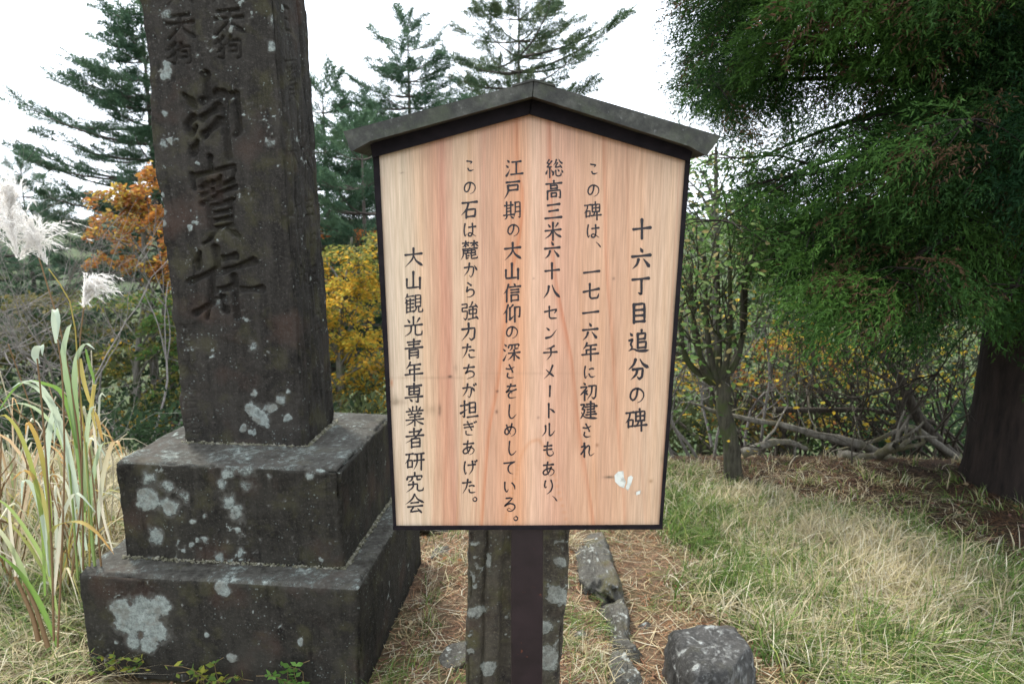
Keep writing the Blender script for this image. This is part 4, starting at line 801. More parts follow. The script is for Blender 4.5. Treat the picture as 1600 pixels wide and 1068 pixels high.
def plume(base, tip, nst, ln, droop, seed, col=(.84, .81, .77), sidevec=None):
    rg = np.random.default_rng(seed); nst = int(nst * 1.5); parts = []; base = np.array(base); tip = np.array(tip); ax_ = tip - base; La = np.linalg.norm(ax_)
    sv = np.array([1, 0, 0.]) if sidevec is None else np.array(sidevec, float)
    for k in range(nst):
        t0 = rg.random() * .75; p0 = base + ax_ * t0; d0 = ax_ / La * (1 - .3 * t0) + rg.normal(0, .20, 3) + sv * .25 * rg.random()
        l = ln * (1.05 - .5 * t0) * (.7 + .5 * rg.random()); hor = sv * (.5 + .8 * rg.random()) + rg.normal(0, .22, 3); hor[2] = 0
        P = np.array([p0, p0 + d0 * l * .4 + hor * l * .08, p0 + d0 * l * .72 + hor * l * .28 * droop + [0, 0, -.04 * l], p0 + d0 * l * .85 + hor * l * .62 * droop + [0, 0, -.35 * l * droop]])
        C = bez(P, 9); parts.append((C, rg))
    # each strand: thin core with silky hairs as narrow triangles
    Vs, Fs, off = [], [], 0
    for C, _ in parts:
        m_ = 44; idx = rg.random(m_) * (len(C) - 1.01); i0 = idx.astype(int); f = (idx - i0)[:, None]; p = C[i0] * (1 - f) + C[i0 + 1] * f; T = C[i0 + 1] - C[i0]; T /= np.linalg.norm(T, axis=1, keepdims=True)
        d_ = T * .9 + rg.normal(0, .33, (m_, 3)); l = .011 + .010 * rg.random(m_); sd_ = np.cross(d_, rg.normal(size=(m_, 3))); sd_ /= np.linalg.norm(sd_, axis=1, keepdims=True)
        a = p - sd_ * .0011; b_ = p + sd_ * .0011; c_ = p + d_ * l[:, None]
        Vs.append(np.stack([a, b_, c_], 1).reshape(-1, 3)); Fs.append(np.arange(m_ * 3).reshape(-1, 3) + off); off += m_ * 3
    V = np.concatenate(Vs); return V, np.concatenate(Fs), np.tile(col, (len(V), 1))
def pampas(name, base, label, leaves, stems, plumes, yd, group):
    r_ = empty(name, base, label, 'pampas grass', group)
    for c_, w_, pts, tw in leaves:
        P = [aty(a, b_, yd + dz) for a, b_, dz in pts]; V, Q_ = ribbon(P, w_, tw)
        n_ = len(V); t_ = np.repeat(np.linspace(0, 1, n_ // 3), 3)[:, None]
        c0 = np.array(LG[c_[0]]); c1 = np.array(LG[c_[1]]) if len(c_) > 1 else c0
        mesh('leaf', V, [Q_], M_GRASS, r_, col=c0 * (1 - t_) + c1 * t_)
    for pts, rad, c_ in stems:
        V, Q_ = tube(bez([aty(a, b_, yd + dz) for a, b_, dz in pts], 10), np.linspace(rad, rad * .6, 10), 5)
        mesh('stalk', V, [Q_], M_GRASS, r_, col=np.tile(LG[c_], (len(V), 1)))
    for a, b_, nst, ln, dr, sd_, sv in plumes:
        V, F_, c = plume(aty(*a[:2], yd + a[2]), aty(*b_[:2], yd + b_[2]), nst, ln, dr, sd_, sidevec=sv); mesh('plume', V, [F_], M_PLUME, r_, col=c)
    return r_
grp = 'pampas grass clumps beside the monument'
pampas('pampas_grass', tuple(atz(118, 905)), 'tall pampas grass with a white plume leaning beside the monument, green arching leaves', [
  ('gp', .019, [(132, 800, 0), (112, 640, 0), (98, 560, -.02), (105, 518, -.02), (112, 506, -.05)], .1), ('gp', .017, [(135, 790, .02), (118, 640, 0), (118, 570, 0), (132, 538, -.03), (148, 545, -.05)], .4),
  ('pp', .014, [(120, 830, 0), (100, 690, 0), (70, 620, -.05), (38, 598, -.1), (18, 606, -.12)], .3), ('pp', .017, [(135, 860, 0), (112, 730, 0), (90, 650, -.05), (60, 600, -.1), (30, 596, -.12)], .2),
  ('p', .018, [(80, 830, 0), (72, 740, 0), (78, 670, 0), (88, 636, -.02), (84, 700, -.06)], .6), ('lp', .015, [(128, 870, 0), (132, 760, 0), (134, 690, 0), (142, 640, -.03), (150, 636, -.05)], .2),
  ('g', .013, [(120, 700, 0), (100, 620, 0), (70, 600, -.05), (30, 600, -.1), (-8, 650, -.14)], .5), ('lp', .014, [(125, 800, .03), (100, 700, .05), (70, 650, 0), (30, 630, -.05), (-8, 645, -.1)], .1),
  ('po', .014, [(150, 850, 0), (158, 760, 0), (172, 700, 0), (184, 690, -.03), (192, 712, -.05)], .2), ('y', .011, [(140, 640, 0), (148, 600, 0), (144, 640, -.02), (152, 680, -.04)], .3), ('yo', .010, [(146, 640, 0), (152, 655, 0), (158, 680, -.02), (162, 690, -.03)], .9),
  ('y', .012, [(126, 560, 0), (130, 590, -.02), (138, 620, -.03), (142, 632, -.03)], .4), ('g', .009, [(134, 545, 0), (140, 570, -.02), (146, 590, -.03), (147, 600, -.03)], .4), ('s', .008, [(176, 860, 0), (160, 800, 0), (150, 700, 0), (146, 660, 0), (150, 630, 0)], .4),
  ('gp', .015, [(150, 900, 0), (140, 800, 0), (146, 740, 0), (156, 700, -.02), (164, 690, -.04)], .4), ('ps', .011, [(130, 900, .02), (118, 820, .02), (104, 760, 0), (84, 740, -.04), (60, 760, -.08)], .2)],
  [([(112, 900, 0), (128, 760, 0), (124, 560, 0), (131, 480, 0)], .0032, 'b'), ([(130, 890, 0), (126, 720, 0), (100, 540, 0), (60, 400, 0)], .0036, 'b'), ([(140, 900, 0), (138, 760, 0), (124, 600, 0), (112, 480, 0), (76, 420, 0)], .003, 'y'),
   ([(150, 905, 0), (140, 780, 0), (134, 690, 0)], .004, 'l'), ([(122, 905, 0), (112, 770, 0), (104, 690, 0)], .004, 'l'), ([(160, 905, 0), (150, 800, 0), (140, 700, 0)], .0035, 'b')],
  [((131, 482, 0), (134, 444, 0), 34, .105, .9, 201, (1, 0, 0)), ((27, 408, 0), (18, 330, 0), 46, .20, .5, 202, (-.6, 0, 0)), ((74, 414, 0), (50, 352, 0), 34, .16, .45, 203, (-.7, 0, 0)), ((27, 410, 0), (40, 380, 0), 16, .14, .8, 204, (1, 0, 0))], 2.25, grp)
pampas('pampas_grass', tuple(atz(60, 985)), 'leafless-topped pampas clump at the left edge with a folded white leaf bud', [
  ('p', .019, [(60, 568, 0), (54, 556, 0), (58, 544, -.01), (66, 541, -.02), (66, 556, -.03)], .2), ('p', .016, [(88, 536, 0), (84, 505, 0), (86, 484, 0), (92, 500, -.02), (90, 528, -.03)], .2),
  ('gs', .014, [(60, 960, 0), (30, 880, 0), (0, 830, -.05), (-30, 800, -.1)], .3), ('g', .016, [(90, 1010, 0), (60, 940, 0), (26, 890, -.03), (-10, 860, -.08)], .2), ('lo', .012, [(80, 900, 0), (76, 820, 0), (60, 760, 0), (40, 735, -.03), (18, 750, -.05)], .5),
  ('s', .009, [(24, 900, 0), (20, 860, 0), (14, 800, 0), (16, 790, -.01)], .2), ('gy', .012, [(70, 930, 0), (64, 800, 0), (40, 700, -.02), (10, 650, -.05), (-20, 660, -.08)], .3), ('p', .013, [(78, 900, 0), (66, 810, 0), (50, 760, 0), (36, 752, -.03), (34, 790, -.05)], .3),
  ('go', .013, [(80, 880, .02), (76, 780, .02), (62, 700, 0), (44, 660, -.03), (40, 680, -.05)], .4), ('l', .012, [(90, 960, 0), (70, 880, 0), (20, 800, -.04), (-20, 770, -.08)], .2), ('sp', .012, [(84, 930, 0), (92, 850, 0), (100, 800, 0), (120, 770, -.02), (150, 800, -.05)], .2),
  ('lo', .012, [(76, 900, 0), (80, 830, 0), (120, 815, -.03), (150, 830, -.05), (178, 865, -.08)], .3)],
  [([(84, 1000, 0), (80, 840, 0), (66, 640, 0), (58, 560, 0)], .0035, 'b'), ([(90, 1010, 0), (100, 760, 0), (98, 600, 0), (90, 530, 0)], .0032, 'b'), ([(60, 1000, 0), (50, 960, 0), (24, 900, 0)], .008, 'b'), ([(75, 1010, 0), (56, 950, 0), (38, 910, 0)], .007, 'b')],
  [((10, 345, 0), (26, 300, 0), 26, .12, .6, 205, (-1, 0, 0))], 2.0, grp)
# a third clump, random blades low in front of the meadow
for q_, (bx, by, lb) in enumerate([(30, 830, 'mid green pampas clump rising from dry grass at the left frame edge'), (165, 850, 'straw-coloured pampas clump touching the left corner of the plinths'), (95, 940, 'low dense pampas clump in front of the taller plumed one'), (20, 930, 'dry tan pampas clump at the left frame edge near the bottom'), (120, 860, 'thicket of thin dry pampas stalks right behind the plumed clump')]):
    rg = np.random.default_rng(300 + q_); base = atz(bx, by); r_ = empty('pampas_grass', tuple(base), lb, 'pampas grass', grp)
    for k in range(26):
        a = rg.random() * 6.28; out = .08 + .35 * rg.random(); h_ = (.28 + .42 * rg.random()) * (.75 if q_ == 2 else 1); dx, dy = math.cos(a) * out, math.sin(a) * out
        if q_ == 1: dx = -abs(dx) * .9
        P = [base + [rg.normal(0, .03), rg.normal(0, .03), 0], base + [dx * .25, dy * .25, h_ * .55], base + [dx * .6, dy * .6, h_ * .95], base + [dx, dy, h_ * (1.0 - .5 * rg.random())]]
        V, Q_ = ribbon(P, .006 + .008 * rg.random(), rg.random() * 3, 10); c0 = np.array(LG[rg.choice(list('glpyssb'))]); c1 = np.array(LG[rg.choice(list('pyoss'))]); t_ = np.repeat(np.linspace(0, 1, 10), 3)[:, None]
        mesh('leaf', V, [Q_], M_GRASS, r_, col=(c0 * (1 - t_) + c1 * t_) * (.8 + .3 * rg.random()))
    for k in range(6 if q_ < 3 else 16):
        a = rg.random() * 6.28; h_ = (.5 + .5 * rg.random()) * (.7 if q_ == 3 else 1)
        if q_ == 2: h_ *= .5
        P = [base + [rg.normal(0, .05), rg.normal(0, .05), 0], base + [rg.normal(0, .08), rg.normal(0, .08), h_ * .6], base + [rg.normal(0, .12), rg.normal(0, .1), h_]]
        V, Q_ = tube(bez(P, 8), .0026, 5); mesh('stalk', V, [Q_], M_GRASS, r_, col=np.tile(LG['b'] if k % 2 else LG['s'], (len(V), 1)))
# creeping weed at the foot of the monument front
for q_, (px, py, lb) in enumerate([(215, 1045, 'yellow-green creeping weed at the left foot of the lower plinth'), (345, 1060, 'small-leaved weed with a looping bare stem at the middle foot of the plinth'), (475, 1064, 'bright green seedling at the right foot of the lower plinth')]):
    rg = np.random.default_rng(400 + q_); base = atz(px, py); base[1] = min(base[1], frL[1] + (-.479 - base[0]) * .105 - .03); r_ = empty('creeping_weed', tuple(base), lb, 'weed', 'weeds along the foot of the plinth')
    Vs = []; lp = []; ld = []
    for k in range(9):
        e = base + [rg.normal(0, .10), rg.normal(0, .015) - .01, .03 + .10 * rg.random()]; P = bez([base + [rg.normal(0, .03), 0, 0], (base + e) / 2 + [rg.normal(0, .02), 0, .03], e], 7); Vs.append(tube(P, .0012, 4))
        for m_ in range(6): lp.append(P[rg.integers(2, 7)]); ld.append([rg.normal(), rg.normal() * .6 - .3, rg.normal() * .4 + .2])
    V, Q_ = join(Vs); mesh('stem', V, [Q_], M_GRASS, r_, col=np.tile((.22, .16, .08), (len(V), 1)))
    lp = np.array(lp); V, F_, c = leaf_quads(lp, np.array(ld), .018 + .014 * rg.random(len(lp)), pick(rg, np.array([(.20, .26, .05), (.34, .34, .06), (.12, .20, .05)]) if q_ < 2 else np.array([(.12, .24, .05), (.16, .3, .07)]), len(lp)))
    prop(mesh('foliage', V, [F_], M_LEAF, r_, col=c), kind='stuff')

# ------------------------------------------------------------------ trees
def limb(P0, P1, sag, n_, rg, wob=.04):
    P0 = np.array(P0, float); P1 = np.array(P1, float); L_ = np.linalg.norm(P1 - P0); t_ = np.linspace(0, 1, n_)[:, None]
    C = P0 * (1 - t_) + P1 * t_; C[:, 2] += (sag * L_ * 4 * t_ * (1 - t_))[:, 0]
    C[1:-1] += np.cumsum(rg.normal(0, wob * L_ / n_, (n_ - 2, 3)), 0) * .6
    return C
# fir sprig: flat fan of needled shoots ~1 long in x
def fir_template():
    V, F_ = [], []; rg = np.random.default_rng(77)
    def shoot(p, d, l, w_):
        d = np.array(d, float) / np.linalg.norm(d); s = np.array([-d[1], d[0], 0]); m_ = 3
        for k in range(m_):
            for sg in (-1, 1):
                q_ = np.array(p) + d * l * (k + .5 * rg.random()) / m_; nd = d * .75 + s * sg * .6 + [0, 0, rg.normal(.1, .3)]; k0 = len(V); e = q_ + nd * w_ * 2.7
                V.extend([q_ - d * w_ * .8, q_ + d * w_ * .8, e]); F_.append([k0, k0 + 1, k0 + 2])
        k0 = len(V); V.extend([np.array(p) - s * w_ * .3, np.array(p) + s * w_ * .3, np.array(p) + d * l * 1.1]); F_.append([k0, k0 + 1, k0 + 2])
    shoot((0, 0, 0), (1, 0, .05), 1, .045); shoot((.5, 0, 0), (1, 0, .05), .5, .04)
    for t_ in (.1, .28, .46, .64, .8):
        for s in (-1, 1): shoot((t_, 0, .02), (.8, s * .7, .12), .48 * (1.15 - t_), .042)
    return np.array(V), np.array(F_)
FV, FF = fir_template()
def fir(name, base, top_z, rad, dref, label, seed, lean=0., skip=0., colr=((.048, .092, .058), (.092, .15, .085)), hvis=5., side=None, asc=.35, gap=.27, dens=1.):
    rg = np.random.default_rng(seed); base = np.array(base, float); H = top_z - base[2]; r_ = empty(name, tuple(base), label, 'fir tree', 'fir trees behind the notice board')
    tr = bez([base, base + [lean * .3, 0, H * .5], base + [lean, 0, H]], 14); V, Q_ = tube(tr, np.linspace(.02 * H ** .9, .008, 14), 8); mesh('trunk', V, [Q_], M_FIRBARK, r_)
    Vs, pos, dr, sz = [], [], [], []
    dz = .03; k = 0
    while dz < hvis:
        z_ = top_z - dz; p0 = np.array([np.interp(z_, tr[:, 2], tr[:, 0]), np.interp(z_, tr[:, 2], tr[:, 1]), z_])
        Lb = .12 + rad * min(1, dz / dref) ** .85; nb = rg.integers(5, 8) if dz > .3 else 4
        for q_ in range(nb):
            if rg.random() < skip: continue
            a = 6.28 * q_ / nb + rg.random() * .9 + k; l = Lb * (.6 + .55 * rg.random())
            if side is not None and math.cos(a) * side > .3: l *= 1.08
            e = p0 + [math.cos(a) * l, math.sin(a) * l, l * (asc + rg.normal(0, .09)) + .25 * max(0, .5 - dz)]
            C = limb(p0, e, -.07, 8, rg); Vs.append(tube(C, np.linspace(.006 + .012 * l, .004, 8), 4))
            ns = int((4 + 12 * l) * dens)
            for m_ in range(ns):
                t_ = 1 - .92 * rg.random() ** 1.3; i_ = t_ * 6.99; ii = int(i_); p = C[ii] * (1 - i_ + ii) + C[ii + 1] * (i_ - ii); T = C[ii + 1] - C[ii]; T /= np.linalg.norm(T)
                sd_ = np.array([-T[1], T[0], 0]) * rg.choice([-1, 1]) * rg.uniform(.2, 1.2); w_ = rg.random() * min(.42, .5 * l) * (1.15 - t_)
                pos.append(p + sd_ * w_ + [0, 0, rg.normal(0, .025) + .1 * w_]); dr.append(T + sd_ * .8 + [0, 0, .2 + rg.normal(0, .2)]); sz.append(rg.uniform(.20, .40))
        dz += gap * rg.uniform(.7, 1.3); k += 1
    V, Q_ = join(Vs); prop(mesh('branches', V, [Q_], M_FIRBARK, r_), kind='stuff')
    n_ = len(pos); M_ = basis(np.array(dr), rg.normal(0, .6, n_), np.array(sz)); V, F_ = scatter(FV, FF, M_, np.array(pos))
    mixv = rg.random(n_)[:, None]; c = np.array(colr[0]) * (1 - mixv) + np.array(colr[1]) * mixv
    prop(mesh('crown', V, [F_], M_NEEDLE, r_, col=np.repeat(c, len(FV), 0), smooth=False), kind='stuff'); return r_
def gpt(px, py, y): p = aty(px, py, y); p[2] = float(gz(p[0], p[1])) - .1; return p
def ztop_(px, py, y): return aty(px, py, y)[2]
fir('fir_tree', gpt(262, 500, 11.5), ztop_(262, 0, 11.5), 1.5, 2.2, 'broad fir tree half hidden behind the left side of the carved shaft', 501, hvis=4.2, skip=.02, asc=.16, dens=1.6, gap=.22)
fir('fir_tree', gpt(648, 500, 12), ztop_(645, 48, 12), 1.25, 2.0, 'narrow pointed fir just left of the roof peak', 502, hvis=4.2, asc=.2, dens=1.2, gap=.22)
fir('fir_tree', gpt(520, 500, 11), ztop_(515, 145, 11), 1.3, 1.2, 'shorter bushy fir between the carved shaft and the board', 503, hvis=4., asc=.2, dens=1.2)
fir('fir_tree', gpt(810, 500, 13.5), ztop_(800, 0, 13.5), 1.45, 1.0, 'tall open-branched fir standing directly above the roof peak', 504, hvis=2.3, skip=.1, side=1, asc=.24, gap=.30, dens=1.4, colr=((.05, .09, .05), (.11, .14, .07)))
fir('fir_tree', gpt(575, 500, 9.5), ztop_(575, 215, 9.5), 1.0, 1., 'low fir close to the left edge of the board', 505, hvis=3., asc=.2)
fir('fir_tree', gpt(60, 500, 15), ztop_(60, 270, 15), 1.8, 2., 'small distant fir at the far left behind the plumes', 506, hvis=4., skip=.1, asc=.2)

# ---- cedar on the right
def cedar_template(seed):
    rg = np.random.default_rng(seed); V, F_ = [], []
    def needles(C, w_, nn_):
        T = np.gradient(C, axis=0)
        for k in range(nn_):
            t_ = (k + rg.random()) / nn_ * (len(C) - 1.01); i_ = int(t_); p = C[i_] * (1 - t_ + i_) + C[i_ + 1] * (t_ - i_); T_ = T[i_] / np.linalg.norm(T[i_])
            a = rg.normal(size=3); a -= T_ * (a @ T_); a /= np.linalg.norm(a); d_ = T_ * .95 + a * .55; s = np.cross(d_, rg.normal(size=3)); s /= np.linalg.norm(s)
            k0 = len(V); V.extend([p - s * w_ * .15, p + s * w_ * .15, p + d_ * w_]); F_.append([k0, k0 + 1, k0 + 2])
    main = bez([(0, 0, 0), (.35, 0, .03), (.7, 0, -.04), (1, 0, -.18)], 10); needles(main, .085, 16)
    for k in range(11):
        t_ = .08 + .8 * k / 11; i_ = int(t_ * 9); p = main[i_]; s = 1 if k % 2 else -1; l = .52 * (1.1 - t_) * rg.uniform(.8, 1.2); z_ = rg.normal(0, .12)
        C = bez([p, p + [l * .5, s * l * .38, z_ * .4], p + [l * .98, s * l * .5, z_ - .12]], 6); needles(C, .072, int(6.5 * l / .35) + 2)
    return np.array(V), np.array(F_)
CT = [cedar_template(k) for k in (1, 2, 3)]
def cedar():
    rg = np.random.default_rng(600); base = np.array([2.80, 3.75, 0.]); base[2] = float(gz(base[0], base[1])) - .05
    r_ = empty('cedar_tree', tuple(base), 'huge dark cedar with drooping feathery branches and thick trunk at the right', 'cedar tree')
    tr = np.array([base, base + [-.01, 0, .5], base + [0, .02, 1.4], base + [-.02, .05, 3], base + [-.03, .1, 6], base + [0, .1, 10]]); C = bez(tr, 60)
    rad = np.interp(C[:, 2] - base[2], [0, .15, .5, 1.5, 3, 6, 10], [.345, .315, .30, .29, .27, .2, .12]); V, Q_ = tube(C, rad, 40)
    cc = C[np.repeat(np.arange(60), 40)]; D = V - cc; a = np.arctan2(D[:, 1], D[:, 0])
    k_ = 1 + .06 * np.abs(fbm(np.stack([np.cos(a) * 6, np.sin(a) * 6, V[:, 2] * .8], -1), 1, 4, 61)) + .05 * np.sin(a * 5 + 1) * np.exp(-(V[:, 2] - base[2]) / .5)
    V = cc + D * k_[:, None]; mesh('trunk', V, [Q_], M_CEDAR, r_)
    # limb targets across the crown (px, py, depth)
    T = []
    poly = np.array([(1010, -320), (1030, 60), (1060, 180), (1100, 245), (1135, 300), (1152, 380), (1178, 470), (1192, 575), (1285, 590), (1330, 562), (1440, 545), (1500, 480), (1560, 525), (1640, 520), (1800, 480), (1800, -320)], float)
    def inside(px, py):
        c = False; n_ = len(poly)
        for k in range(n_):
            x1, y1_ = poly[k]; x2, y2 = poly[(k + 1) % n_]
            if (y1_ > py) != (y2 > py) and px < (x2 - x1) * (py - y1_) / (y2 - y1_) + x1: c = not c
        return c
    holes = [(1275, 75, 28), (1375, 60, 22), (1435, 30, 22), (1420, 90, 20), (1500, 90, 32), (1490, 160, 24), (1355, 135, 16), (1470, 320, 20), (1180, 320, 20), (1330, 450, 30), (1160, 230, 12), (1495, 430, 16), (1310, 210, 12)]
    Vs, clumps = [], []
    n_t = 0
    while n_t < 112:
        px, py = rg.uniform(1020, 1720), rg.uniform(-260, 560)
        if not (inside(px, py) and inside(px - 45, py) and inside(px, py + 38) and inside(px - 30, py + 30)): continue
        if any((px - a_) ** 2 + (py - b_) ** 2 < (r__ * 1.5) ** 2 for a_, b_, r__ in holes): continue
        near = rg.random() < .45
        yd = rg.uniform(2.9, 3.7) if (near and px > 1230) else rg.uniform(3.6, 5.6)
        if px < 1230: yd = rg.uniform(4.0, 5.2)
        if py < -60: yd = rg.uniform(3.2, 5.5)
        T.append(aty(px, py, yd)); n_t += 1
    for _ in range(26): T.append(np.array([rg.uniform(2.7, 5.2), rg.uniform(2.0, 5.4), rg.uniform(2.6, 4.4)]))      # out-of-frame crown towards the path and right, added to shade the ground
    for e in T:
        hd = math.hypot(e[0] - base[0], e[1] - base[1]); z0 = e[2] - .08 * hd + rg.uniform(-.1, .5) * min(hd, 1.2)
        z0 = max(z0, 1.55 if hd > .5 else 1.3)
        p0 = np.array([base[0], base[1] + .04, z0]); C = limb(p0, e, .05, 12, rg, .05); Lb = np.linalg.norm(e - p0)
        Vs.append(tube(C, np.linspace(.012 + .014 * Lb, .004, 12), 5))
        # the foliage sits in flattened pads at the ends of the limb and of a few side boughs
        Td = C[-1] - C[-3]; Td /= np.linalg.norm(Td); pads = [(e, rg.uniform(.24, .42))]
        for q_ in range(2 + int(Lb > 1.2)):
            i_ = rg.integers(5, 11); sdv = rg.normal(size=3) * [1, 1, .35]; q1 = C[i_] + (sdv / np.linalg.norm(sdv) + Td * .5) * rg.uniform(.2, .5); Vs.append(tube(limb(C[i_], q1, .05, 5, rg, .1), [.008, .006, .005, .004, .003], 4)); pads.append((q1, rg.uniform(.16, .32)))
        for pc, pr in pads:
            m_ = int(25 * (pr / .3) ** 1.5); a_ = rg.random(m_) * 6.28; rr = pr * np.sqrt(rg.random(m_)); out_ = np.stack([np.cos(a_), np.sin(a_), 0 * a_], -1)
            pz = pc + out_ * rr[:, None] + Td * pr * .3 + np.stack([0 * a_, 0 * a_, rg.normal(0, .05, m_) - .35 * rr ** 2 / pr], -1)
            dz_ = out_ * .9 + Td * .6 + rg.normal(0, .3, (m_, 3)) + np.stack([0 * a_, 0 * a_, -.25 - .5 * (rr / pr) ** 2 * rg.random(m_)], -1)
            for u_ in range(m_): clumps.append((pz[u_], dz_[u_], rg.uniform(.20, .37)))
            for u_ in range(0, m_, 5): Vs.append(tube(np.array([pc, (pc + pz[u_]) / 2 + [0, 0, .02], pz[u_]]), [.004, .003, .002], 3))
    V, Q_ = join(Vs); prop(mesh('limbs', V, [Q_], M_CEDAR, r_), kind='stuff')
    def keep(c):      # crown outline
        q_ = np.array(c[0]) + np.array(c[1]) * c[2] * .6 - [0, 0, CH]; zc_ = q_[1] * ct - q_[2] * st
        u_ = 800 + F * q_[0] / zc_; return inside(u_, 534 - F * (q_[1] * st + q_[2] * ct) / zc_) or q_[1] > 5.6 or u_ > 1640
    clumps = [c for c in clumps if keep(c)]
    P = np.array([c[0] for c in clumps]); D = np.array([c[1] for c in clumps]); S_ = np.array([c[2] for c in clumps]); n_ = len(P)
    cl = fbm(P, 2.2, 2, 66)[:, None] * .9 + .42 + rg.normal(0, .15, (n_, 1)); cl = np.clip(cl, 0, 1)
    c = np.array((.008, .027, .009)) * (1 - cl) + np.array((.062, .130, .024)) * cl
    br = (rg.random(n_) < .06) & (P[:, 2] < 2.6); c[br] = (.085, .05, .028)
    which = rg.integers(0, 3, n_)
    Va, Fa, Ca, off = [], [], [], 0
    for k in range(3):
        m_ = which == k; V, F_ = scatter(CT[k][0], CT[k][1], basis(D[m_], rg.normal(0, .9, m_.sum()), S_[m_]), P[m_]); Va.append(V); Fa.append(F_ + off); off += len(V); Ca.append(np.repeat(c[m_], len(CT[k][0]), 0))
    prop(mesh('crown', np.concatenate(Va), [np.concatenate(Fa)], M_NEEDLE, r_, col=np.concatenate(Ca), smooth=False), kind='stuff')
    print('cedar sprigs', n_)
cedar()

# ---- broadleaf shrubs and trees
LV = np.array([[0, 0, 0], [.3, .22, .05], [.68, .2, .03], [1, 0, -.08], [.68, -.2, .03], [.3, -.22, .05]]); LF = np.array([[0, 1, 2, 3], [0, 3, 4, 5]])
def leaves(P, D, s, col, rg):
    V, F_ = scatter(LV, LF, basis(D, rg.random(len(P)) * 6.28, s), P); return V, F_, np.repeat(col, 6, 0)
def branching(p0, d0, L0, r0, depth, rg, spread=.5, up=.1, ratio=.72, nseg=6, kids=(2, 4), out=None, tips=None, wob=.12):
    P = [np.array(p0, float)]; d = np.array(d0, float) / np.linalg.norm(d0)
    for k in range(nseg):
        d = d + rg.normal(0, wob, 3) + [0, 0, up * .2]; d /= np.linalg.norm(d); P.append(P[-1] + d * L0 / nseg)
    P = np.array(P); out.append(tube(P, np.linspace(r0, r0 * .6, nseg + 1), 5 if r0 > .01 else 3))
    tips.append((P, depth))
    if depth == 0: return
    for k in range(rg.integers(*kids)):
        i_ = rg.integers(nseg // 2, nseg + 1); nd = d + rg.normal(0, spread, 3) + [0, 0, up]
        branching(P[i_], nd, L0 * ratio * rg.uniform(.75, 1.2), r0 * .55, depth - 1, rg, spread, up, ratio, nseg, kids, out, tips, wob)
def shrub(name, base, label, cat, group, stems, leafn, lsize, pal, barkm, seed, depth=3, flat=.3, jitter=.12, spread=.5, up=.15, kids=(2, 4), sel=None, wob=.12, ratio=.72):
    rg = np.random.default_rng(seed); r_ = empty(name, tuple(base), label, cat, group); out, tips = [], []
    for (d0, L0, r0, p) in stems: branching(p, d0, L0, r0, depth, rg, spread, up, ratio, 6, kids, out, tips, wob)
    V, Q_ = join(out); prop(mesh('branches', V, [Q_], barkm, r_), kind='stuff')
    if leafn:
        tp_ = [t_[0] for t_ in tips if t_[1] <= 1]; tpP = np.concatenate(tp_); idx = rg.integers(0, len(tpP), leafn); P = tpP[idx] + rg.normal(0, jitter, (leafn, 3)) * [1, 1, .6]
        if sel is not None: P = P[sel(P)]
        n_ = len(P); D = rg.normal(size=(n_, 3)) * [1, 1, flat] + [0, 0, -.15]; c = pick(rg, np.array(pal), n_)
        V, F_, c = leaves(P, D, lsize * rg.uniform(.6, 1.3, n_), c, rg); prop(mesh('foliage', V, [F_], M_LEAF, r_, col=c), kind='stuff')
    return r_
YEL = [(.56, .39, .05), (.40, .34, .055), (.56, .33, .045), (.16, .18, .045), (.28, .25, .07), (.10, .14, .04)]; ORG = [(.46, .19, .04), (.40, .20, .045), (.30, .12, .04), (.32, .23, .06)]; GRN = [(.10, .19, .05), (.15, .25, .07), (.20, .30, .10), (.07, .13, .04)]
def st_(base, n_, L0, r0, rg, tilt=.5, dirb=(0, 0, 1)): return [(np.array(dirb) + rg.normal(0, tilt, 3) * [1, 1, .3], L0 * rg.uniform(.8, 1.2), r0, base + [rg.normal(0, .05), rg.normal(0, .05), 0]) for _ in range(n_)]
rg0 = np.random.default_rng(700)
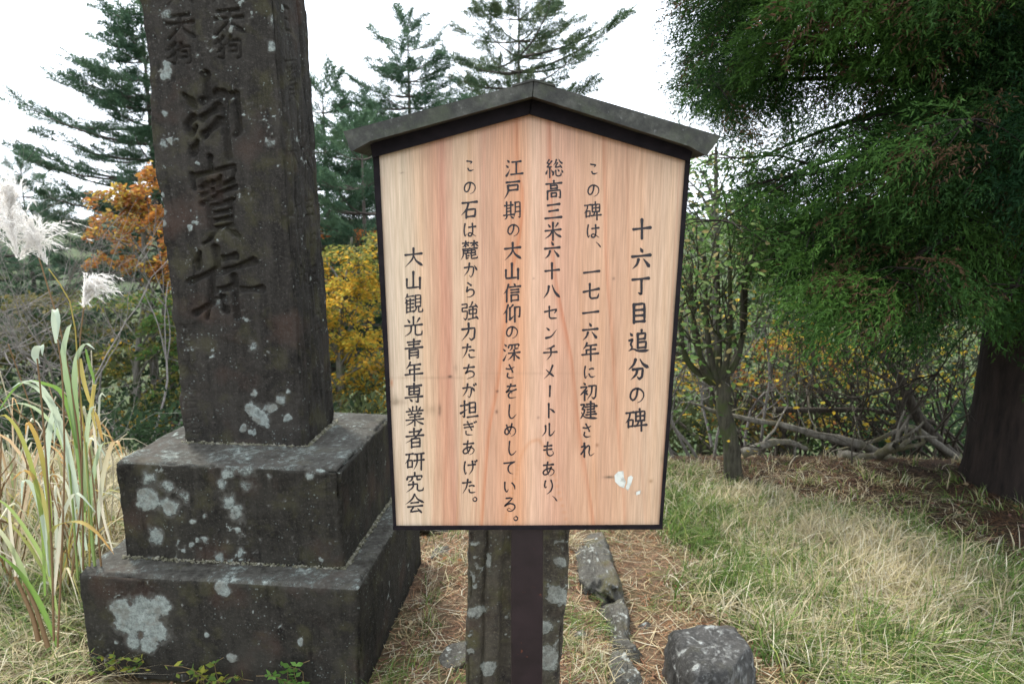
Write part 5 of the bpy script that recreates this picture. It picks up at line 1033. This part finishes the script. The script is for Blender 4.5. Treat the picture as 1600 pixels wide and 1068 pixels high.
def layered(name, label, cat, group, cx_px, cy_px, yd, wpx, hpx, layers, nl, lsz, pal, seed, basepx=None, tw=.0):
    """tree with near-horizontal leaf tiers inside a box given by its picture position"""
    rg = np.random.default_rng(seed); c0 = aty(cx_px, cy_px, yd); sc_ = yd / 1150.; W_ = wpx * sc_; H_ = hpx * sc_; base = np.array([c0[0], yd, 0.]); base[2] = float(gz(base[0], base[1])) - .1
    r_ = empty(name, tuple(base), label, cat, group); out = []; P, D = [], []
    top = c0[2] + H_ / 2; tr = bez([base, base + [rg.normal(0, .1), 0, (top - base[2]) * .5], [c0[0], yd, top]], 12); V, Q_ = tube(tr, np.linspace(.075, .012, 12), 7); mesh('trunk', V, [Q_], M_BARK, r_)
    for k in range(layers):
        z_ = c0[2] - H_ / 2 + H_ * (k + rg.random()) / layers; x_ = c0[0] + rg.uniform(-.5, .5) * W_; y_ = yd + rg.uniform(-.5, .5) * W_ * .7; p0 = np.array([np.interp(z_ - .3, tr[:, 2], tr[:, 0]), yd, max(base[2], z_ - .3 - .1 * rg.random())])
        C = limb(p0, (x_, y_, z_), .06, 8, rg, .1); out.append(tube(C, np.linspace(.016, .004, 8), 4)); rad = rg.uniform(.22, .5) * min(W_, 2.) * .55; m_ = nl // layers
        a = rg.random(m_) * 6.28; rr = rad * np.sqrt(rg.random(m_)); P.append(np.stack([x_ + np.cos(a) * rr, y_ + np.sin(a) * rr, z_ + rg.normal(0, .022, m_) - .08 * (rr / rad) ** 2 * rad + .05 * np.sin(a * 3)], -1)); D.append(np.stack([np.cos(a), np.sin(a), -.2 + rg.normal(0, .35, m_)], -1) + rg.normal(0, .5, (m_, 3)) * [1, 1, .3])
        for q_ in range(5):
            a_ = rg.random() * 6.28; out.append(tube(limb(C[5], (x_ + math.cos(a_) * rad, y_ + math.sin(a_) * rad, z_ - .05), .03, 5, rg, .2), [.005, .004, .003, .003, .002], 3))
    P = np.concatenate(P); D = np.concatenate(D); n_ = len(P)
    V, Q_ = join(out); prop(mesh('branches', V, [Q_], M_TWIG if tw else M_BARK, r_), kind='stuff')
    pal = np.array(pal); pi = np.clip(((fbm(P, 1.4, 2, seed) * .5 + .5) * len(pal) + rg.normal(0, .8, n_)).astype(int), 0, len(pal) - 1)
    V, F_, c = leaves(P, D, lsz * rg.uniform(.6, 1.3, n_), pal[pi] * (1 + rg.normal(0, .12, (n_, 1))), rg); prop(mesh('foliage', V, [F_], M_LEAF, r_, col=c), kind='stuff'); return r_
mg = 'autumn maples behind the monument'
layered('maple_tree', 'orange maple just left of the carved shaft', 'maple tree', mg, 225, 360, 8.0, 130, 170, 18, 4300, .055, ORG + YEL[:1], 711)
layered('maple_tree', 'green-yellow maple low behind the left side of the shaft', 'maple tree', mg, 235, 560, 7.6, 190, 220, 16, 5200, .05, YEL + GRN[:2], 712)
layered('maple_tree', 'bright yellow maple filling the gap between shaft and board', 'maple tree', mg, 555, 500, 7.4, 150, 260, 34, 10500, .045, YEL + GRN[:1], 713)
layered('maple_tree', 'reddish orange maple above the yellow one beside the board', 'maple tree', mg, 545, 395, 9.5, 150, 90, 7, 1800, .05, [(.42, .12, .04), (.5, .2, .05)], 714)
layered('maple_tree', 'orange maple under the cedar boughs', 'maple tree', 'autumn shrubs behind the small multi-stemmed tree', 1230, 590, 6.6, 260, 130, 16, 5000, .042, ORG + YEL[:3] + [(.2, .2, .07)], 715)
layered('maple_tree', 'yellow-green maple beyond the thin stems beside the cedar trunk', 'maple tree', 'autumn shrubs behind the small multi-stemmed tree', 1420, 580, 7.2, 260, 230, 16, 3000, .045, YEL[:1] + GRN[:3] + [(.14, .14, .05)], 716)
layered('green_shrub', 'green broadleaf tree right behind the right edge of the board', 'shrub', None, 1110, 400, 6.5, 170, 330, 16, 3400, .042, GRN + [(.30, .22, .10), (.3, .3, .1)], 717)
layered('green_shrub', 'olive shrub low at the far left behind the plumes', 'shrub', None, 50, 520, 9, 260, 120, 14, 5200, .06, [(.13, .12, .04), (.18, .15, .05), (.09, .10, .04)], 718)

# bare grey twiggy shrubs at left
for k, (px, py, y_, L0, lb) in enumerate([(70, 640, 7., 1.1, 'bare grey twiggy tree behind the tall plumes'), (200, 650, 6.4, 1.0, 'bare grey branching shrub low beside the carved shaft'), (-60, 620, 6.6, 1.2, 'bare leaning grey tree at the left frame edge'), (250, 600, 9., 1.3, 'bare pale tree behind the orange maple')]):
    b0 = gpt(px, py, y_); b0[2] += .1; shrub('bare_shrub', b0, lb, 'bare tree', 'leafless grey trees on the left', st_(b0, 5, L0 * 1.12, .015, np.random.default_rng(720 + k), .45), 0, .04, YEL, M_TWIG, 730 + k, 4, spread=.55, up=.12, kids=(2, 5))

# small multi-stemmed tree right of the board
tb = atz(1148, 752); rg = np.random.default_rng(740); r_ = empty('small_tree', tuple(tb), 'small crooked tree with many upright stems and green leaves right of the board', 'tree')
yt = tb[1]; V, Q_ = tube(bez([tb - [0, 0, .1], aty(1143, 700, yt), aty(1132, 650, yt), aty(1130, 605, yt), aty(1126, 590, yt)], 14), np.interp(np.arange(14), [0, 4, 10, 13], [.060, .044, .040, .045]), 12)
V += (fbm(V, 14, 3, 74) * .012)[:, None]; mesh('trunk', V, [Q_], M_STREE, r_)
out, tips = [], []
for (px, py, dy) in [(1060, 480, -.1), (1078, 420, .1), (1100, 400, 0), (1120, 380, .15), (1140, 400, -.05), (1160, 440, 0), (1165, 380, .2), (1090, 520, -.2)]:
    e = aty(px, py, yt + dy); s0 = aty(1122 + (px - 1115) * .18, 598, yt); C = bez([s0, s0 * .6 + e * .4 + [(px - 1115) * .0012, 0, -.03], e], 10); out.append(tube(C, np.linspace(.022, .010, 10), 6)); tips.append((C, 0))
    for q_ in range(4): branching(C[rg.integers(4, 10)], (e - s0) + rg.normal(0, .4, 3), .35, .007, 2, rg, .5, .2, .75, 5, (2, 4), out, tips, .12)
V, Q_ = join(out); prop(mesh('branches', V, [Q_], M_STREE, r_), kind='stuff')
tpP = np.concatenate([t_[0] for t_ in tips[1:] if t_[1] <= 1]); n_ = 1900; P = tpP[rg.integers(0, len(tpP), n_)] + rg.normal(0, .10, (n_, 3))
V, F_, c = leaves(P, rg.normal(size=(n_, 3)) * [1, 1, .4] + [0, 0, -.3], .036 * rg.uniform(.5, 1.4, n_), pick(rg, np.array(GRN + [(.24, .32, .13), (.34, .28, .12)]), n_), rg); prop(mesh('foliage', V, [F_], M_LEAF, r_, col=c), kind='stuff')

# fallen trunk and dead branches
def dead(name, pts, r0, r1, label, seed, twigs=0, m_=None, y=4.6):
    P = [aty(a, b_, yy) for a, b_, yy in pts]; rg = np.random.default_rng(seed); C = bez(P, 26); rad = np.linspace(r0, r1, 26); V, Q_ = tube(C, rad, 12); V += (fbm(V, 16, 3, seed) * .25 * r0)[:, None]
    r_ = empty(name, tuple(P[0]), label, 'fallen branch', 'fallen branches under the cedar'); mesh('log', V, [Q_, ], m_ or M_DEAD, r_)
    e = np.array(C[0]); capv = np.vstack([V[:12], V[:12].mean(0)]); mesh('broken_end', capv + [0, -.001, 0], [np.array([[k, (k + 1) % 12, 12] for k in range(12)])], M_DEAD, r_, smooth=False)
    out, tips = [], []
    for k in range(twigs): i_ = rg.integers(4, 25); branching(C[i_], rg.normal(0, 1, 3) + [0, 0, .5], .35, r1 * .7, 2, rg, .6, .1, .7, 5, (2, 4), out, tips, .15)
    if out: V, Q_ = join(out); prop(mesh('twigs', V, [Q_], m_ or M_DEAD, r_), kind='stuff')
dead('fallen_branch', [(1470, 752, 4.5), (1400, 724, 4.5), (1350, 697, 4.5), (1285, 680, 4.5), (1220, 664, 4.5), (1150, 650, 4.5), (1075, 628, 4.6)], .042, .009, 'long pale curving fallen trunk lying under the cedar', 801, 4)
dead('fallen_branch', [(1312, 714, 4.3), (1350, 718, 4.3), (1390, 722, 4.35), (1440, 752, 4.4)], .042, .05, 'short broken log with a pale snapped end, below the long fallen trunk', 802, 1)
dead('fallen_branch', [(1160, 708, 4.2), (1190, 696, 4.2), (1225, 690, 4.3), (1260, 700, 4.4)], .03, .014, 'mossy short branch low beside the small tree trunk', 803, 2)
dead('fallen_branch', [(1500, 720, 4.6), (1460, 690, 4.6), (1420, 668, 4.6), (1360, 690, 4.6), (1300, 705, 4.6)], .026, .008, 'thin arched dead branch over the fallen trunk', 804, 2)
dead('fallen_branch', [(1210, 640, 5.), (1290, 640, 5.), (1370, 642, 5.), (1460, 660, 5.)], .022, .016, 'straight dark dead bough hanging level above the fallen trunk', 805, 3, M_STEM)
dead('fallen_branch', [(1290, 765, 4.1), (1320, 750, 4.1), (1370, 748, 4.15), (1420, 760, 4.2)], .018, .010, 'low dark stick on the ground in front of the broken log', 806, 2, M_STEM)
# thin upright thicket stems
rg = np.random.default_rng(820)
for k, (px, py, y_, lb) in enumerate([(1480, 745, 4.9, 'cluster of thin leaning stems close to the cedar trunk'), (1400, 738, 5.3, 'tangle of thin dark stems behind the broken log'), (1330, 735, 5.6, 'sparse twiggy stems behind the middle of the long fallen trunk'), (1060, 735, 4.8, 'grey twig tangle at the right foot of the board'), (1220, 730, 5.4, 'twiggy undergrowth between small tree and fallen trunk')]):
    b0 = gpt(px, py, y_); b0[2] += .08; shrub('thicket', b0, lb, 'shrub', 'twiggy thickets under the cedar', [(np.array((rg.normal(-.35, .5), rg.normal(0, .4), 1.)), .72 * rg.uniform(.7, 1.3), .012, b0 + [rg.normal(0, .22), rg.normal(0, .2), 0]) for _ in range(13)],
        500, .04, YEL[:2] + GRN, M_STEM if k != 3 else M_TWIG, 840 + k, 3, spread=.42, up=.12, kids=(2, 4), jitter=.08)
dead('fallen_branch', [(1500, 725, 4.7), (1440, 660, 4.75), (1405, 590, 4.8), (1350, 520, 5.)], .045, .02, 'thick dark trunk leaning left behind the arched dead branch', 807, 2, M_STEM)

# ---- far wood: dense dark foliage on the slope beyond the brow
rg = np.random.default_rng(900); Pm, Dm = [], []
nb_ = 1500
by_ = 7.4 + 9 * rg.random(nb_) ** 1.2; by_[1100:] = rg.uniform(5.3, 7.3, 400); bx_ = rg.uniform(-1, 1, nb_) * (by_ * .9 + .5)
for k in range(nb_):
    g_ = float(gz(bx_[k], by_[k])); xpx = bx_[k] / by_[k]
    top = 1.35 - .03 * by_[k] + .7 * float(fbm(np.array([[xpx * 3, 0, 0]]), 1, 3, 91)[0]) + (.9 if xpx > .15 else 0) - (.35 if -.7 < xpx < -.2 else 0) - (.02 * by_[k])
    if k >= 1100: top = min(top, -.05 - .1 * (by_[k] - 5.3)); g_ = min(g_, top - .5)
    zc_ = top - (top - max(g_ + .2, top - 3.2)) * rg.random(); s_ = rg.uniform(.35, .8) * (1 if k < 1100 else .55); m_ = 28 if k < 1100 else 50; d_ = rg.normal(size=(m_, 3)); d_ /= np.linalg.norm(d_, axis=1, keepdims=True)
    Pm.append(np.array([bx_[k], by_[k], zc_]) + d_ * s_ * [1, 1, .5] * rg.uniform(.4, 1.05, (m_, 1))); Dm.append(d_ + rg.normal(0, .4, (m_, 3)))
P = np.concatenate(Pm); D = np.concatenate(Dm); n_ = len(P); f = fbm(P, .6, 3, 93)[:, None]
c = np.where(f < .12, np.array([(.028, .05, .024)]), np.array([(.06, .075, .03)])); c = np.where(f > .38, np.array([(.14, .11, .035)]), c) * (1 + rg.normal(0, .18, (n_, 1)))
V, F_, c = leaves(P, D, np.where(P[:, 1] < 7.6, .055, .11) * rg.uniform(.6, 1.4, n_), c, rg); prop(mesh('far_wood', V, [F_], M_LEAF, col=c), 'dark mixed wood on the slope behind everything', 'wood', kind='stuff')
